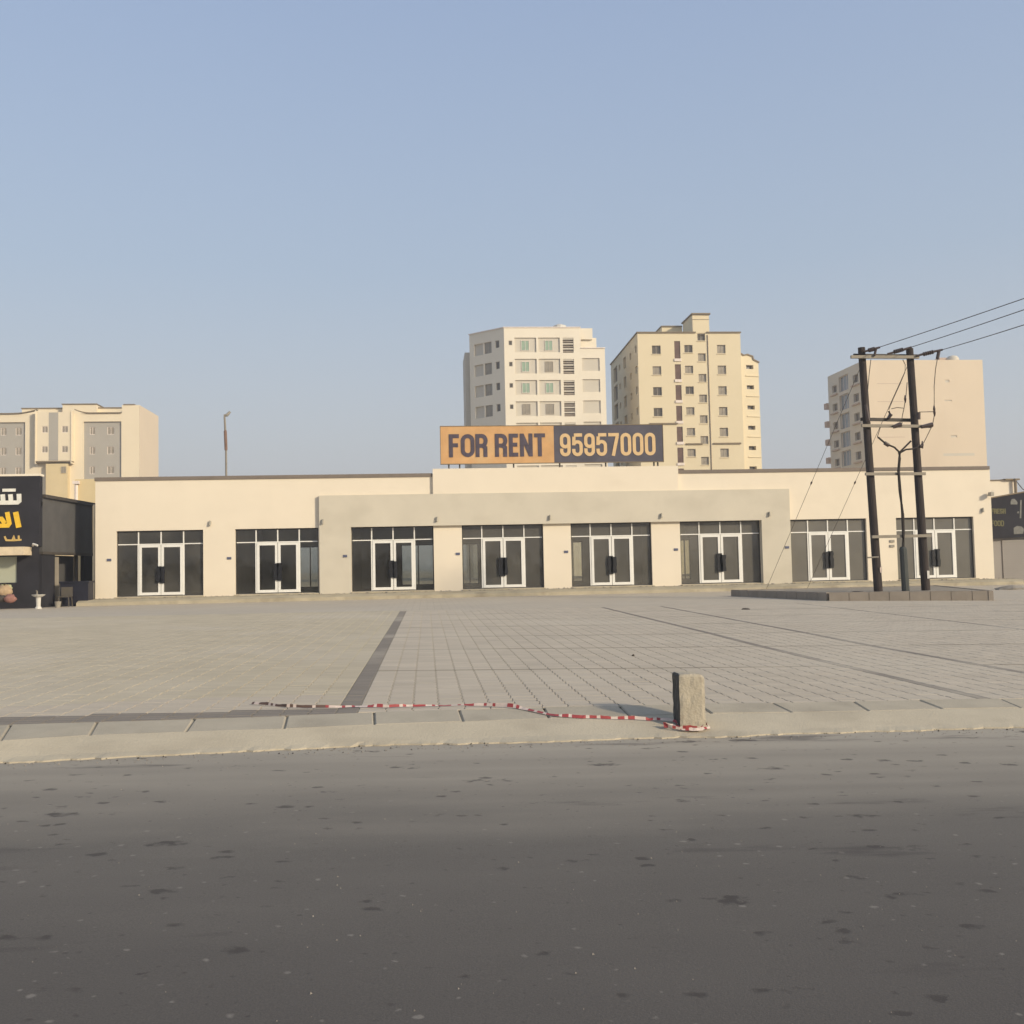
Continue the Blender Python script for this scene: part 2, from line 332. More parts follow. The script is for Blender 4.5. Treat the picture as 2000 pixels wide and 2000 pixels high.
# ------------------------------------------------------------------ letters (unit height, stroke half-width hw)
def arc(cx, cz, rx, rz, a0, a1, n=8): return [(cx+rx*math.cos(R(a0+(a1-a0)*i/n)), cz+rz*math.sin(R(a0+(a1-a0)*i/n))) for i in range(n+1)]
def glyph(ch, w, t):
    """strokes of a condensed bold letter in a box w x 1, stroke width t -> list of (path, closed)"""
    h = t/2; l, r_, b, tp = h, w-h, h, 1-h; rr = (r_-l)/2; c = (l+r_)/2
    if ch in 'O0': return [(arc(c, tp-rr, rr, rr, 0, 180)+arc(c, b+rr, rr, rr, 180, 360), True)]
    if ch == 'D': return [([(l, b), (c, b)]+arc(c, b+rr, rr, rr, -90, 0)+arc(c, tp-rr, rr, rr, 0, 90)+[(l, tp)], True)]
    if ch == 'F': return [([(l, 0), (l, 1)], False), ([(l+h, tp), (w, tp)], False), ([(l+h, .52), (w*.9, .52)], False)]
    if ch == 'E': return [([(l, 0), (l, 1)], False), ([(l+h, tp), (w, tp)], False), ([(l+h, .52), (w*.92, .52)], False), ([(l+h, b), (w, b)], False)]
    if ch == 'T': return [([(c, 0), (c, 1-t)], False), ([(0, tp), (w, tp)], False)]
    if ch == 'H': return [([(l, 0), (l, 1)], False), ([(r_, 0), (r_, 1)], False), ([(l+h, .5), (r_-h, .5)], False)]
    if ch == 'N': return [([(l, 0), (l, 1)], False), ([(r_, 0), (r_, 1)], False), ([(l, .97), (r_, .03)], False)]
    if ch == 'R':
        q = .24-h*.3; return [([(l, 0), (l, 1)], False), ([(l, tp), (c, tp)]+arc(c+.02, tp-q, rr, q, 90, -90)+[(l, tp-2*q)], False), ([(c+.04, .5), (r_, .4), (r_, 0)], False)]
    if ch == 'S': return [(arc(c, tp-rr, rr, rr, 0, 180)+[(l, .56), (r_, .44)]+arc(c, b+rr, rr, rr, 0, -180), False)]
    if ch == '9': return [(arc(c, tp-rr, rr, rr, 0, 180)+arc(c, .42+rr, rr, rr, 180, 360), True), ([(r_, .6)]+arc(c, b+rr, rr, rr, 0, -180)+[(l, .34)], False)]
    if ch == '5': return [([(w*.96, tp), (l+.02, tp)], False), ([(l+.02, 1-t*1.0), (l, .48)], False), ([(l, .53)]+arc(c, .63-rr, rr, rr, 130, 0)+arc(c, b+rr, rr, rr, 0, -180)+[(l, .32)], False)]
    if ch == '7': return [([(0, tp), (w, tp)], False), ([(r_, 1-t), (c+.09, .55), (c-.03, 0)], False)]
    return []
def letter(ch, x, z, w, H, yfront, parent, material, tf=.155, depth=.02):
    mb = MB()
    for i, (p, cl) in enumerate(glyph(ch, w/H, tf)):
        mb.stroke([(a*H, b*H) for a, b in p], tf*H/2, -depth-.0015*i, 0, cl)
    o = mb.build('letter', material, parent); o.location = (x, yfront, z); return o

# ================================================================== SETTING
# ground to the horizon
mb = MB(); mb.add([(-3000, -3000, -.35), (3000, -3000, -.35), (3000, 4000, -.35), (-3000, 4000, -.35)], [(0, 1, 2, 3)])
mb.build('ground', M['sand'], kind='structure')

# kerb lines in plan (front edge of the apron, front and back edge of the kerb stones)
SL = .019
E0p = [(0, 1491), (362, 1474), (722, 1459), (1085, 1448), (1481, 1437), (1843, 1426), (2000, 1423)]
E1p = [(0, 1448), (174, 1437), (362, 1430), (554, 1424), (731, 1416), (904, 1410), (1072, 1403), (1230, 1399), (1390, 1394), (1546, 1392), (1697, 1389), (1840, 1385), (1994, 1383)]
E2p = [(22, 1415), (190, 1410), (380, 1404), (561, 1398), (730, 1391), (896, 1386), (1061, 1381), (1209, 1378), (1362, 1375), (1507, 1373), (1666, 1370), (1793, 1367), (1952, 1365)]
E0 = [onZ(x, y, 0, SL) for x, y in E0p]; E1 = [onZ(x, y, .12, SL) for x, y in E1p]; E2 = [onZ(x, y, .17, SL) for x, y in E2p]
x1s = [p.x for p in E1]
def ext(P):                                # carry the kerb on beyond the frame, following its bend
    X = [-60, -20, -8]+[p.x for p in P]+[9, 20, 70]; base = [p.y for p in P]
    l0, r1 = base[0], base[-1]; Y = [l0-5, l0-2.2, l0-.75]+base+[r1+.12, r1+.25, r1+.5]; return X, Y
K0, K1, K2 = ext(E0), ext(E1), ext(E2)
y0f = lambda x: np.interp(x, *K0); y1f = lambda x: np.interp(x, *K1); y2f = lambda x: np.interp(x, *K2)

# road: a sheet sloping gently with the ground
xs = np.concatenate([[-90, -60, -40], np.arange(-30, 31, 1.), [40, 60, 90]]); ys = [-14, -8, -4, -1, 1, 2.5, 4, 5, 6, 7, 8, 9.35]
vs = [(x, y if y < 9 else float(y1f(x))-.15, float(G(x, y, 0.))) for y in ys for x in xs]; nx = len(xs)
mb = MB(); mb.add(vs, [(j*nx+i, j*nx+i+1, (j+1)*nx+i+1, (j+1)*nx+i) for j in range(len(ys)-1) for i in range(nx-1)])
mb.build('road', M['asphalt'], kind='structure', smooth=True)

# sloping concrete apron between asphalt and kerb, its edge broken and irregular
px_ = np.concatenate([np.arange(-60, -9, 1.), np.arange(-9, 12, .06), np.arange(12, 60, 1.)])
n0 = np.convolve(rng.normal(0, 1, len(px_)+8), np.ones(9)/9, 'valid')*.07+rng.normal(0, .012, len(px_))
mb = MB(); vs = []
for x, j in zip(px_, n0):
    a0 = float(y0f(x)); b = float(y1f(x))-.003
    for k, (t, z) in enumerate(((0, -.03), (0, .012), (.22, .032), (1, .122))):
        a = a0+(j if k < 2 else 0)
        vs.append((x, a+(b-a)*t, float(G(x, a, 0))+z))
n = len(px_); mb.add(vs, [(i*4+k, (i+1)*4+k, (i+1)*4+k+1, i*4+k+1) for i in range(n-1) for k in range(3)])
mb.build('kerb_apron', M['apron'], kind='structure')

# kerb: a footing with each kerb stone a piece of it
mb = MB(); vs = []
for x in px_:
    vs += [(x, float(y1f(x))+.004, float(G(x, 9, .108))), (x, float(y2f(x)), float(G(x, 9, .155)))]
mb.add(vs, [(2*i, 2*i+2, 2*i+3, 2*i+1) for i in range(n-1)])
kerb = mb.build('kerb', M['bed'], kind='structure')
J = [(a.x, b.x) for a, b in zip(E1, E2)]
J = [(J[0][0]-.82*k, J[0][1]-.84*k) for k in range(9, 0, -1)]+J+[(J[-1][0]+.8*k, J[-1][1]+.84*k) for k in range(1, 10)]
for (a, b), (c, d) in zip(J, J[1:]):
    g = .007; dz = random.uniform(-.003, .003)
    P4 = [(a+g, float(y1f(a))), (c-g, float(y1f(c))), (d-g, float(y2f(d))-.005), (b+g, float(y2f(b))-.005)]
    zt = [float(G(P4[0][0], 9, .125))+dz, float(G(P4[1][0], 9, .125))+dz, float(G(P4[2][0], 9, .172))+dz, float(G(P4[3][0], 9, .172))+dz]
    cx, cy = sum(p[0] for p in P4)/4, sum(p[1] for p in P4)/4
    mb = MB(); e = .012                    # slightly rounded edges
    inn = [(p[0]+(cx-p[0])*.03, p[1]+(cy-p[1])*.05) for p in P4]
    vs = [(p[0], p[1], -.1) for p in P4]+[(p[0], p[1], z-e) for p, z in zip(P4, zt)]+[(p[0], p[1], z) for p, z in zip(inn, zt)]
    mb.add(vs, [(i, (i+1) % 4, 4+(i+1) % 4, 4+i) for i in range(4)]+[(4+i, 4+(i+1) % 4, 8+(i+1) % 4, 8+i) for i in range(4)]+[(8, 9, 10, 11)])
    mb.build('kerb_stone', M['kerb'], kerb)

# the paved lot: joint bed, pavers, far surface
YF = 33.0
xs = np.arange(-45, 46, 3.); ys = np.concatenate([[0], np.arange(10.5, YF+.1, 1.5)]); vs = []
for y in ys:
    for x in xs: yy = float(y2f(x))-.01 if y == 0 else y; vs.append((x, yy, float(G(x, yy))-.007))
nx = len(xs); mb = MB(); mb.add(vs, [(j*nx+i, j*nx+i+1, (j+1)*nx+i+1, (j+1)*nx+i) for j in range(len(ys)-1) for i in range(nx-1)])
lot = mb.build('parking_lot', M['bed'], kind='structure')
xs = np.arange(-120, 121, 3.); ys = np.array([YF, 36, 39, 42, 45, 50, 60, 75]); nx = len(xs)
mb = MB(); mb.add([(x, y, float(G(x, y))) for y in ys for x in xs], [(j*nx+i, j*nx+i+1, (j+1)*nx+i+1, (j+1)*nx+i) for j in range(len(ys)-1) for i in range(nx-1)])
mb.build('far_pavement', M['far_paving'], lot, kind='stuff')

BA = [(-.86, .20), (5.58, .13), (7.5, .11), (12.2, .10)]            # dark bands running away from the road: x, width
BR = [13.45, 16.93, 20.0, 23.25, 26.4, 29.6]                          # thin dark courses across the bays
cols = []; x = -.86+.20                                               # paver columns, bands inserted where they run
edges = [-.86]; 
while edges[-1] > -22: edges.append(edges[-1]-.25)
left = edges[::-1]; colset = [(a, b, False) for a, b in zip(left, left[1:])]+[(-.86, -.66, True)]
cur = -.66; bi = 1
while cur < 28:
    if bi < len(BA) and cur+.25 > BA[bi][0]:
        if BA[bi][0]-cur > .04: colset.append((cur, BA[bi][0], False))
        colset.append((BA[bi][0], BA[bi][0]+BA[bi][1], True)); cur = BA[bi][0]+BA[bi][1]; bi += 1
    else: colset.append((cur, cur+.25, False)); cur += .25
rows = []; y = 8.4; ri = 0
while y < YF:
    if ri < len(BR) and y+.125 > BR[ri]: rows.append((y, BR[ri], False)); rows.append((BR[ri], BR[ri]+.1, True)); y = BR[ri]+.1; ri += 1
    else: rows.append((y, min(y+.125, YF), False)); y += .125
bedge = {e for q in colset if q[2] for e in q[:2]}
PV = []                                                               # x0,x1,y0,y1,tone rgb
for (a, b, band) in colset:
    xc = (a+b)/2; ye = float(y2f(xc))+.006
    for (c, d, rb) in rows:
        if d < ye+.03 or xc < -.5*d-3 or xc > .66*d+3: continue
        if d-c < .02: continue
        dark = band and not (d > 32.6)
        if a < -.8 and d < 9.93+.09*(xc+.8)+.06 and d < 9.93: dark = True
        tone = random.gauss(1, .035); jog = .013 if int(round(c/.125)) % 2 else 0.; a_, b_ = a, b
        if not band:                       # interlocking blocks: every other course steps sideways a little
            a_ = a+jog if a not in bedge else a; b_ = b+jog if b not in bedge else b
        if dark: tc_ = (.47*tone, .47*tone, .5*tone)
        elif rb and a > -.7 and c > 12: tc_ = (.56*tone, .55*tone, .53*tone)
        else:
            tc_ = (tone*1.0, tone*.995, tone*(.93 if a < -.86 else 1.0))
        PV.append((a_, b_, max(c, ye), d, tc_, dark, c < ye))
PV.sort(key=lambda p: (p[0]+p[1])**2/4+p[2]**2)
def in_view(p):
    xc, yc = (p[0]+p[1])/2, (p[2]+p[3])/2; return -.41*yc < xc < .60*yc
gx, gy = .0055, .0025
def paver_arrays(L):
    A = np.array([[p[0], p[1], p[2], p[3]] for p in L]); n = len(A); j = rng.normal(0, .0007, n)
    a, b, c, d = A[:, 0]+gx, A[:, 1]-gx, A[:, 2]+gy, A[:, 3]-gy; ch = .004
    V = np.zeros((n, 12, 3))
    for k, (X, Y) in enumerate(((a, c), (b, c), (b, d), (a, d))):
        V[:, k, 0] = X; V[:, k, 1] = Y; V[:, k, 2] = G(X, Y)-.03
        V[:, 4+k] = V[:, k]; V[:, 4+k, 2] += .028+j
        V[:, 8+k, 0] = X+(ch if k in (0, 3) else -ch); V[:, 8+k, 1] = Y+(ch if k < 2 else -ch); V[:, 8+k, 2] = G(X, Y)+j
    return V
PF = [(i, (i+1) % 4, 4+(i+1) % 4, 4+i) for i in range(4)]+[(4+i, 4+(i+1) % 4, 8+(i+1) % 4, 8+i) for i in range(4)]+[(8, 9, 10, 11)]
def tones(me, T):
    at = me.attributes.new('tone', 'FLOAT_VECTOR', 'FACE'); at.data.foreach_set('vector', np.asarray(T, dtype=np.float32).ravel())
near = [p for p in PV if in_view(p) and not p[6] and p[1]-p[0] > .12][:300]; ids = {id(p) for p in near}; rest = [p for p in PV if id(p) not in ids]
V = paver_arrays(rest); n = len(rest); F = (np.array(PF)[None]+12*np.arange(n)[:, None, None]).reshape(-1, 4)
me = bpy.data.meshes.new('paver_field'); me.vertices.add(n*12); me.vertices.foreach_set('co', V.ravel())
me.loops.add(F.size); me.loops.foreach_set('vertex_index', F.ravel().astype(np.int32)); me.polygons.add(len(F)); me.polygons.foreach_set('loop_start', np.arange(0, F.size, 4, dtype=np.int32))
me.polygons.foreach_set('use_smooth', np.zeros(len(F), dtype=bool)); me.update(calc_edges=True); me.validate(); me.materials.append(M['paver']); tones(me, np.repeat(np.array([p[4] for p in rest]), 9, axis=0))
o = bpy.data.objects.new('paver_field', me); COL.objects.link(o); o.parent = lot; o['kind'] = 'stuff'
pm = {}
for p in near:
    k = (round(p[1]-p[0], 3), round(p[3]-p[2], 3), p[5], random.randrange(6))
    if k not in pm:
        w, d = k[0], k[1]; mb = MB(); ch = .004; q = [(gx-w/2, gy-d/2), (w/2-gx, gy-d/2), (w/2-gx, d/2-gy), (gx-w/2, d/2-gy)]
        mb.add([(X, Y, -.03) for X, Y in q]+[(X, Y, -.002) for X, Y in q]+[(X-math.copysign(ch, X), Y-math.copysign(ch, Y), 0) for X, Y in q], PF)
        t0 = mb.build('paver', M['paver'], lot); t = random.gauss(1, .04); base = (.47*t, .47*t, .5*t) if p[5] else (t, .995*t, t*(.93 if p[0] < -.86 else 1))
        tones(t0.data, [base]*9); pm[k] = t0.data
    else:
        t0 = bpy.data.objects.new('paver', pm[k]); COL.objects.link(t0); t0.parent = lot
    X, Y = (p[0]+p[1])/2, (p[2]+p[3])/2; t0.location = (X, Y, float(G(X, Y))+random.gauss(0, .0007)); t0.rotation_euler = (0, math.atan(float(np.interp(Y, SY, SS))), 0)

# loose grit on asphalt and along the walkway: nobody could count it
def grit(name, n, fx, material, smin, smax):
    mb = MB()
    for _ in range(n):
        x, y, z = fx(); s = random.uniform(smin, smax)*random.uniform(.6, 1); a = random.uniform(0, 6)
        vs = [(x+s*math.cos(a+k*2.1)*random.uniform(.7, 1), y+s*math.sin(a+k*2.1)*random.uniform(.7, 1), z-.001) for k in range(3)]+[(x, y, z+s*.8)]
        mb.add(vs, [(0, 1, 3), (1, 2, 3), (2, 0, 3)])
    return mb.build(name, material, kind='stuff')
def fr():
    y = random.uniform(2.9, 8.6); x = random.uniform(-.42*y-.5, .62*y+.5); return x, y, float(G(x, y, 0))
grit('gravel', 420, fr, M['gravel'], .003, .009)
def fe():
    x = random.uniform(-4.5, 7); y = float(y0f(x))+random.gauss(-.05, .13); return x, y, float(G(x, y, 0))+.004
grit('edge_gravel', 700, fe, M['gravel'], .004, .014)
def fd():
    x = random.uniform(-4.5, 7); y = float(y0f(x))+random.gauss(-.03, .12); return x, y, float(G(x, y, 0))+.004
grit('dark_gravel', 160, fd, M['stone'], .005, .018)

# the far side of the road, behind the viewer: a low line of scrub that the shop windows mirror
M['scrub'] = mat('dusty_scrub', (.075, .08, .045), .95, .3, .6)
mb = MB(); xx = -90.
while xx < 90:
    w_ = random.uniform(2.5, 6); h_ = random.uniform(1.6, 4.2)
    for _ in range(26):
        cx_, cz_ = xx+random.gauss(0, w_*.45), h_*random.random()**1.3; s_ = random.uniform(.35, .9); cy_ = -72+random.uniform(-2, 2)
        a_ = random.uniform(0, 6); q_ = [(cx_+s_*math.cos(a_+k*2.1), cy_+s_*math.sin(a_+k*2.1), cz_+random.uniform(-.3, .3)) for k in range(3)]
        mb.add(q_+[(cx_, cy_, cz_+s_), (cx_, cy_, cz_-s_)], [(0, 1, 3), (1, 2, 3), (2, 0, 3), (1, 0, 4), (2, 1, 4), (0, 2, 4)])
    xx += w_*.7
mb.build('scrub', M['scrub'], kind='stuff')

# ================================================================== RETAIL BUILDING
FY = 48.0; ZB = .44
zc = onY(187, 934, FY).z; XL = onY(186, 1100, FY).x; XR = onY(1939, 1050, FY).x
zraise = onY(1100, 913, FY).z; ztop = onY(460, 1033.5, FY).z
ops = []
for a, b, y in ((227, 397, 1100), (459.5, 623.5, 1100), (686.5, 847.5, 1090), (903, 1062, 1090), (1116, 1273.5, 1090), (1329.5, 1487, 1085), (1544.5, 1694.5, 1085), (1752.5, 1904, 1080)):
    ops.append((onY(a, y, FY).x, onY(b, y, FY).x))
ops[1] = (ops[1][0], onY(623.5, 1100, FY).x-.03)
rb = thing('retail_building', 'long single storey cream retail building with eight glazed shopfronts and a bare cement portal', 'shop building', (XL, FY, 0))
def lx(x): return x-XL
Wd = XR-XL; zsill = ZB+.06; DP = 11.0
REC = .22
mb = MB(); holes = [(lx(a), lx(b), zsill, ztop) for a, b in ops]
wall(mb, Wd, ZB-.35, zc, holes, REC)
mb.add([(0, 0, ZB-.35), (0, DP, ZB-.35), (0, DP, zc), (0, 0, zc)], [(0, 1, 2, 3)]); mb.add([(Wd, 0, ZB-.35), (Wd, DP, ZB-.35), (Wd, DP, zc), (Wd, 0, zc)], [(0, 1, 2, 3)])
mb.build('wall', M['cream'], rb)
mb = MB(); mb.box(.01, Wd-.01, .01, DP, zc-.45, zc-.3); mb.build('roof', M['walk'], rb)
mxa, mxb = onY(845, 925, FY).x, onY(1323, 915, FY).x
ptop_l = onY(630, 968, FY).z; pxa, pxb = onY(624.5, 1050, FY).x, onY(1541, 1030, FY).x
zpt = onY(1000, 963, FY).z
# coping strips either side of the raised middle
for a, b in ((-.03, lx(mxa)-.02), (lx(mxb)+.02, Wd-.02)):
    mb = MB(); mb.box(a, b, -.05, .3, zc-.13, zc+.03); mb.build('coping', M['cap'], rb)
mb = MB(); mb.box(lx(mxa), lx(mxb), -.14, .35, zpt-.05, zraise); mb.build('raised_parapet', M['cream'], rb)
# portal of bare cement: beam and two legs standing proud
mb = MB(); PP = -.2
a, b = lx(pxa), lx(pxb); la, lb = lx(ops[2][0])-.0, lx(ops[5][1])+.0
mb.slab([(a, ZB-.3), (la, ZB-.3), (la, ztop-.004), (lb, ztop-.004), (lb, ZB-.3), (b, ZB-.3), (b, zpt), (a, zpt)], PP, -.002)
mb.build('portal_frame', M['grey_render'], rb)
# cement reveal strips of the shopfront openings are part of the wall; rooms behind
zceil = ztop+.35; BK = 8.0
mb = MB(); mb.box(.05, Wd-.05, .24, BK, ZB-.1, zsill-.012); mb.build('shop_floor', M['inner_floor'], rb)
mb = MB(); mb.box(.05, Wd-.05, .24, DP-.05, zceil, zceil+.1); mb.build('ceiling', M['inner'], rb)
parts = [lx(a)-.12 for a, b in ops]+[Wd-.3]
for p in parts:
    mb = MB(); mb.box(p-.08, p+.08, .25, BK, zsill-.01, zceil-.003); mb.build('partition_wall', M['inner'], rb)
# back wall with rear windows that let the daylight beyond show through the shops
rear = {1: (.74, 1.06), 2: (.60, 1.02), 3: (-.02, .2), 4: (-.1, .14), 5: (-.02, .12)}
mb = MB(lambda p: (p[0], BK+.1+p[1], p[2])); rh = []
for i, (f0, f1) in rear.items():
    a, b = lx(ops[i][0]), lx(ops[i][1]); w = b-a; sh = (a+b)/2/ FY*0
    # the ray from the eye through the opening meets the back wall further out
    k = (FY+BK+.1)/FY; ca = lx((ops[i][0]+w*f0)*k); cb = lx((ops[i][0]+w*f1)*k)
    ca = max(ca, parts[i]+.15); cb = min(cb, parts[i+1]-.15); rh.append((ca, cb, zsill+.1, zsill+2.35)); 
wall(mb, Wd-.1, zsill-.2, zceil, rh, .15, .1); mb.build('back_wall', M['inner'], rb)
for (a, b, c, d) in rh:
    window(rb, lambda p: p, 0, a, BK+.15, c, b-a, d-c, 'clear', 1, fm='alu_dark', name='rear_window')
# shopfronts
zt = zsill+(ztop-zsill)*.795
def bx(mb, *a): mb.box(*a); return mb
for i, (xa, xb) in enumerate(ops):
    a, b = lx(xa), lx(xb); w = b-a; y = REC-.05; h = ztop-zsill
    sf = MB(); t = .05
    sf.box(a, b, y-.03, y+.05, zsill, zsill+.04); sf.box(a, b, y-.03, y+.05, ztop-t, ztop); sf.box(a, a+t, y-.03, y+.05, zsill+.04, ztop-t); sf.box(b-t, b, y-.03, y+.05, zsill+.04, ztop-t)
    sfo = sf.build('shopfront', M['alu_dark'], rb)
    d0, d1 = a+w*.245, a+w*.765; dm = (d0+d1)/2
    q = MB(); bw = .03
    mb = MB()
    def bar(*bb): m_ = MB(); m_.box(*bb); return m_.build('mullion', M['alu'], sfo)
    bar(a+t, b-t, y-.035, y+.04, zt-bw, zt+bw*.6)
    for xx in (d0, dm, d1): bar(xx-.028, xx+.028, y-.037, y+.038, zt+bw*.6, ztop-t)
    bar(d0-.04, d0+.03, y-.037, y+.042, zsill+.04, zt-bw); bar(d1-.03, d1+.04, y-.037, y+.042, zsill+.04, zt-bw)
    # glass: four lights above the transom, one each side of the door pair
    for (ga, gb, gc, gd) in ((a+t, d0-.028, zt+bw*.6, ztop-t), (d0+.028, dm-.028, zt+bw*.6, ztop-t), (dm+.028, d1-.028, zt+bw*.6, ztop-t), (d1+.028, b-t, zt+bw*.6, ztop-t),
                             (a+t, d0-.04, zsill+.04, zt-bw), (d1+.04, b-t, zsill+.04, zt-bw)):
        g = MB(); g.add([(ga, y, gc), (gb, y, gc), (gb, y, gd), (ga, y, gd)], [(0, 1, 2, 3)]); g.build('glass_pane', M['glass%d' % i], sfo)
    for s, (fa, fb) in enumerate(((d0+.035, dm-.012), (dm+.012, d1-.035))):
        f = MB(); f.mi = []; k = .115; za, zb = zsill+.05, zt-bw-.008; y2 = y-.06
        f.box(fa, fa+k, y2, y+.02, za, zb); f.box(fb-k, fb, y2, y+.02, za, zb); f.box(fa+k, fb-k, y2, y+.02, za, za+k*1.1); f.box(fa+k, fb-k, y2, y+.02, zb-k, zb)
        f.m = 1; f.add([(fa+k, y-.02, za+k*1.1), (fb-k, y-.02, za+k*1.1), (fb-k, y-.02, zb-k), (fa+k, y-.02, zb-k)], [(0, 1, 2, 3)])
        f.build('door_leaf', [M['alu'], M['glass%d' % i]], sfo)
        hx = (fb-k*.55) if s == 0 else (fa+k*.55); hz = zsill+.98
        hd = MB(); ww = random.uniform(.075, .12); top = random.uniform(.38, .5); bot = random.uniform(.34, .42)
        n_ = 7; L_ = []; R_ = []
        for j in range(n_):
            zz = hz-bot+(top+bot)*j/(n_-1); L_.append((hx-ww-random.uniform(0, .05), zz)); R_.append((hx+ww+random.uniform(0, .05), zz))
        hd.slab(L_[::-1][::-1][:1]+R_[:1]+R_[1:]+L_[::-1][:-1], y2-.075, y2-.004)
        hd.build('wrapped_handle', M['wrap'], sfo)
    # threshold
    mb = MB(); mb.box(a-.02, b+.02, -.28, -.004, ZB-.05, zsill-.01); mb.build('doorstep', M['walk'], rb)
# number plates left of each opening, lamps on the wall between them
plate = MB().box(0, .19, -.03, 0, 0, .11); pl0 = None
for (x, y) in ((213.5, 1093.5), (448, 1090), (675, 1086), (894.5, 1081.5), (1106, 1077.5), (1320.5, 1073), (1534.5, 1069)):
    p = onY(x, y, FY); dpt = PP if (x in (675, 1534.5)) else 0
    if pl0 is None: pl0 = plate.build('number_plate', M['plate_blue'], rb); o = pl0
    else: o = share(pl0, 'number_plate', rb)
    o.location = (lx(p.x)-.1, dpt-.001, p.z-.06)
for (x, y) in ((1742, 1057), (1742, 1066.5)):
    p = onY(x, y, FY); mb = MB().box(0, .22, -.05, 0, 0, .12); o = mb.build('meter_box', M['plate_grey'], rb); o.location = (lx(p.x)-.11, -.001, p.z-.06)
lm = MB(); lm.tube([(0, 0, .1), (0, -.08, .12)], .02, 6); lm.tube([(0, -.08, .2), (0, -.08, .12), (0, -.08, -.02)], [.03, .045, .062], 8)
lm.box(-.05, .05, -.02, 0, .02, .18); l0 = None
for (x, y) in ((410.5, 1023), (631.5, 1020), (853.5, 1015.5), (1073, 1012), (1289.5, 1008.5), (1499.5, 1005.5), (1918.5, 997.5)):
    p = onY(x, y, FY); dpt = PP if 625 < x < 1540 else 0
    if l0 is None: l0 = lm.build('wall_lamp', M['lamp_body'], rb); o = l0
    else: o = share(l0, 'wall_lamp', rb)
    o.location = (lx(p.x), dpt-.001, p.z-.06)
# drain pipe down the left return
mb = MB(); mb.tube([(-.08, .1, ZB-.3), (-.08, .1, zc-1.2)], .05, 8); mb.build('drainpipe', M['plate_grey'], rb)

# walkway step in front
mb = MB(); n = 90; vs = []
for i in range(n+1):
    x = XL-.3+(Wd+.9)*i/n; j = random.uniform(-.03, .03)
    for (yy, zz) in ((46.35+j, float(G(x, 46))-.05), (46.38+j, ZB-.12+random.uniform(-.01, .01)), (46.7, ZB-.02), (47.999, ZB)): vs.append((x, yy, zz))
mb.add(vs, [(i*4+k, (i+1)*4+k, (i+1)*4+k+1, i*4+k+1) for i in range(n) for k in range(3)]); mb.build('shop_walkway', M['walk'], kind='structure')
def fw_():
    x = random.uniform(XL, XR); return x, 47.9-abs(random.gauss(0, .5)), ZB-.004
grit('rubble', 420, fw_, M['gravel'], .03, .09)


# ================================================================== FOR RENT SIGN
SGY = 48.15
c0 = onY(861.5, 906, SGY); c1 = onY(1293.5, 830, SGY); cb = onY(1294.5, 902, SGY); c3 = onY(861, 833.5, SGY)
sg = thing('rooftop_sign', 'wide orange and navy rooftop board reading FOR RENT 95957000', 'sign', (c0.x, SGY, c0.z)); sw = c1.x-c0.x; shh = c3.z-c0.z; dv = onY(1082, 870, SGY).x-c0.x
mb = MB(); mb.box(0, dv-.002, 0, .09, 0, shh); mb.build('orange_panel', M['sign_orange'], sg)
mb = MB(); mb.box(dv+.002, sw, 0, .09, 0, shh); mb.build('navy_panel', M['sign_navy'], sg)
mb = MB(); mb.box(-.02, sw+.02, -.015, .1, shh+.002, shh+.035); mb.box(-.02, sw+.02, -.015, .1, -.035, -.002); mb.box(-.03, -.002, -.015, .1, -.035, shh+.035); mb.box(sw+.002, sw+.03, -.015, .1, -.035, shh+.035)
mb.build('sign_frame', M['trim_brown'], sg)
cs = 4.025
def sx_(zx): return onY(840+zx/cs, 868, SGY).x-c0.x
H1 = 183/cs*SGY/FPX; zb1 = onY(900, 893, SGY).z-c0.z
for ch, a, b in (('F', 148, 228), ('O', 242, 350), ('R', 357, 450), ('R', 510, 605), ('E', 620, 692), ('N', 707, 806), ('T', 820, 905)):
    letter(ch, sx_(a), zb1, sx_(b)-sx_(a), H1, -.001, sg, M['letter_dark'], .17)
zb2 = onY(1180, 890.5, SGY).z-c0.z
for k, ch in enumerate('95957000'):
    a = 1020+k*95.3; letter(ch, sx_(a), zb2, sx_(a+84)-sx_(a), H1, -.001, sg, M['letter_sand'], .145)
for zx in (145, 230, 655, 1018, 1380, 1760, 1790):
    mb = MB(); x = sx_(zx); mb.box(x-.035, x+.035, .1, .16, zraise-c0.z-.7, shh*.9); mb.box(x-.02, x+.02, .16, 1.2, zraise-c0.z-.3, zraise-c0.z-.24); mb.build('post', M['steel_dark'], sg)

# ================================================================== TOWERS
def P2(x, y, Y): p = onY(x, y, Y); return (p.x, p.y)
def roof_and_back(mb, A, B, C, z0, z1):
    """closes a tower: A left front, B right front, C left back corner in plan -> right and back walls and roof"""
    D = (B[0]+C[0]-A[0], B[1]+C[1]-A[1])
    mb.add([(B[0], B[1], z0), (D[0], D[1], z0), (D[0], D[1], z1), (B[0], B[1], z1)], [(0, 1, 2, 3)])
    mb.add([(D[0], D[1], z0), (C[0], C[1], z0), (C[0], C[1], z1), (D[0], D[1], z1)], [(0, 1, 2, 3)])
    mb.add([(A[0], A[1], z1-.3), (B[0], B[1], z1-.3), (D[0], D[1], z1-.3), (C[0], C[1], z1-.3)], [(0, 1, 2, 3)])
    return D
GZ = .0
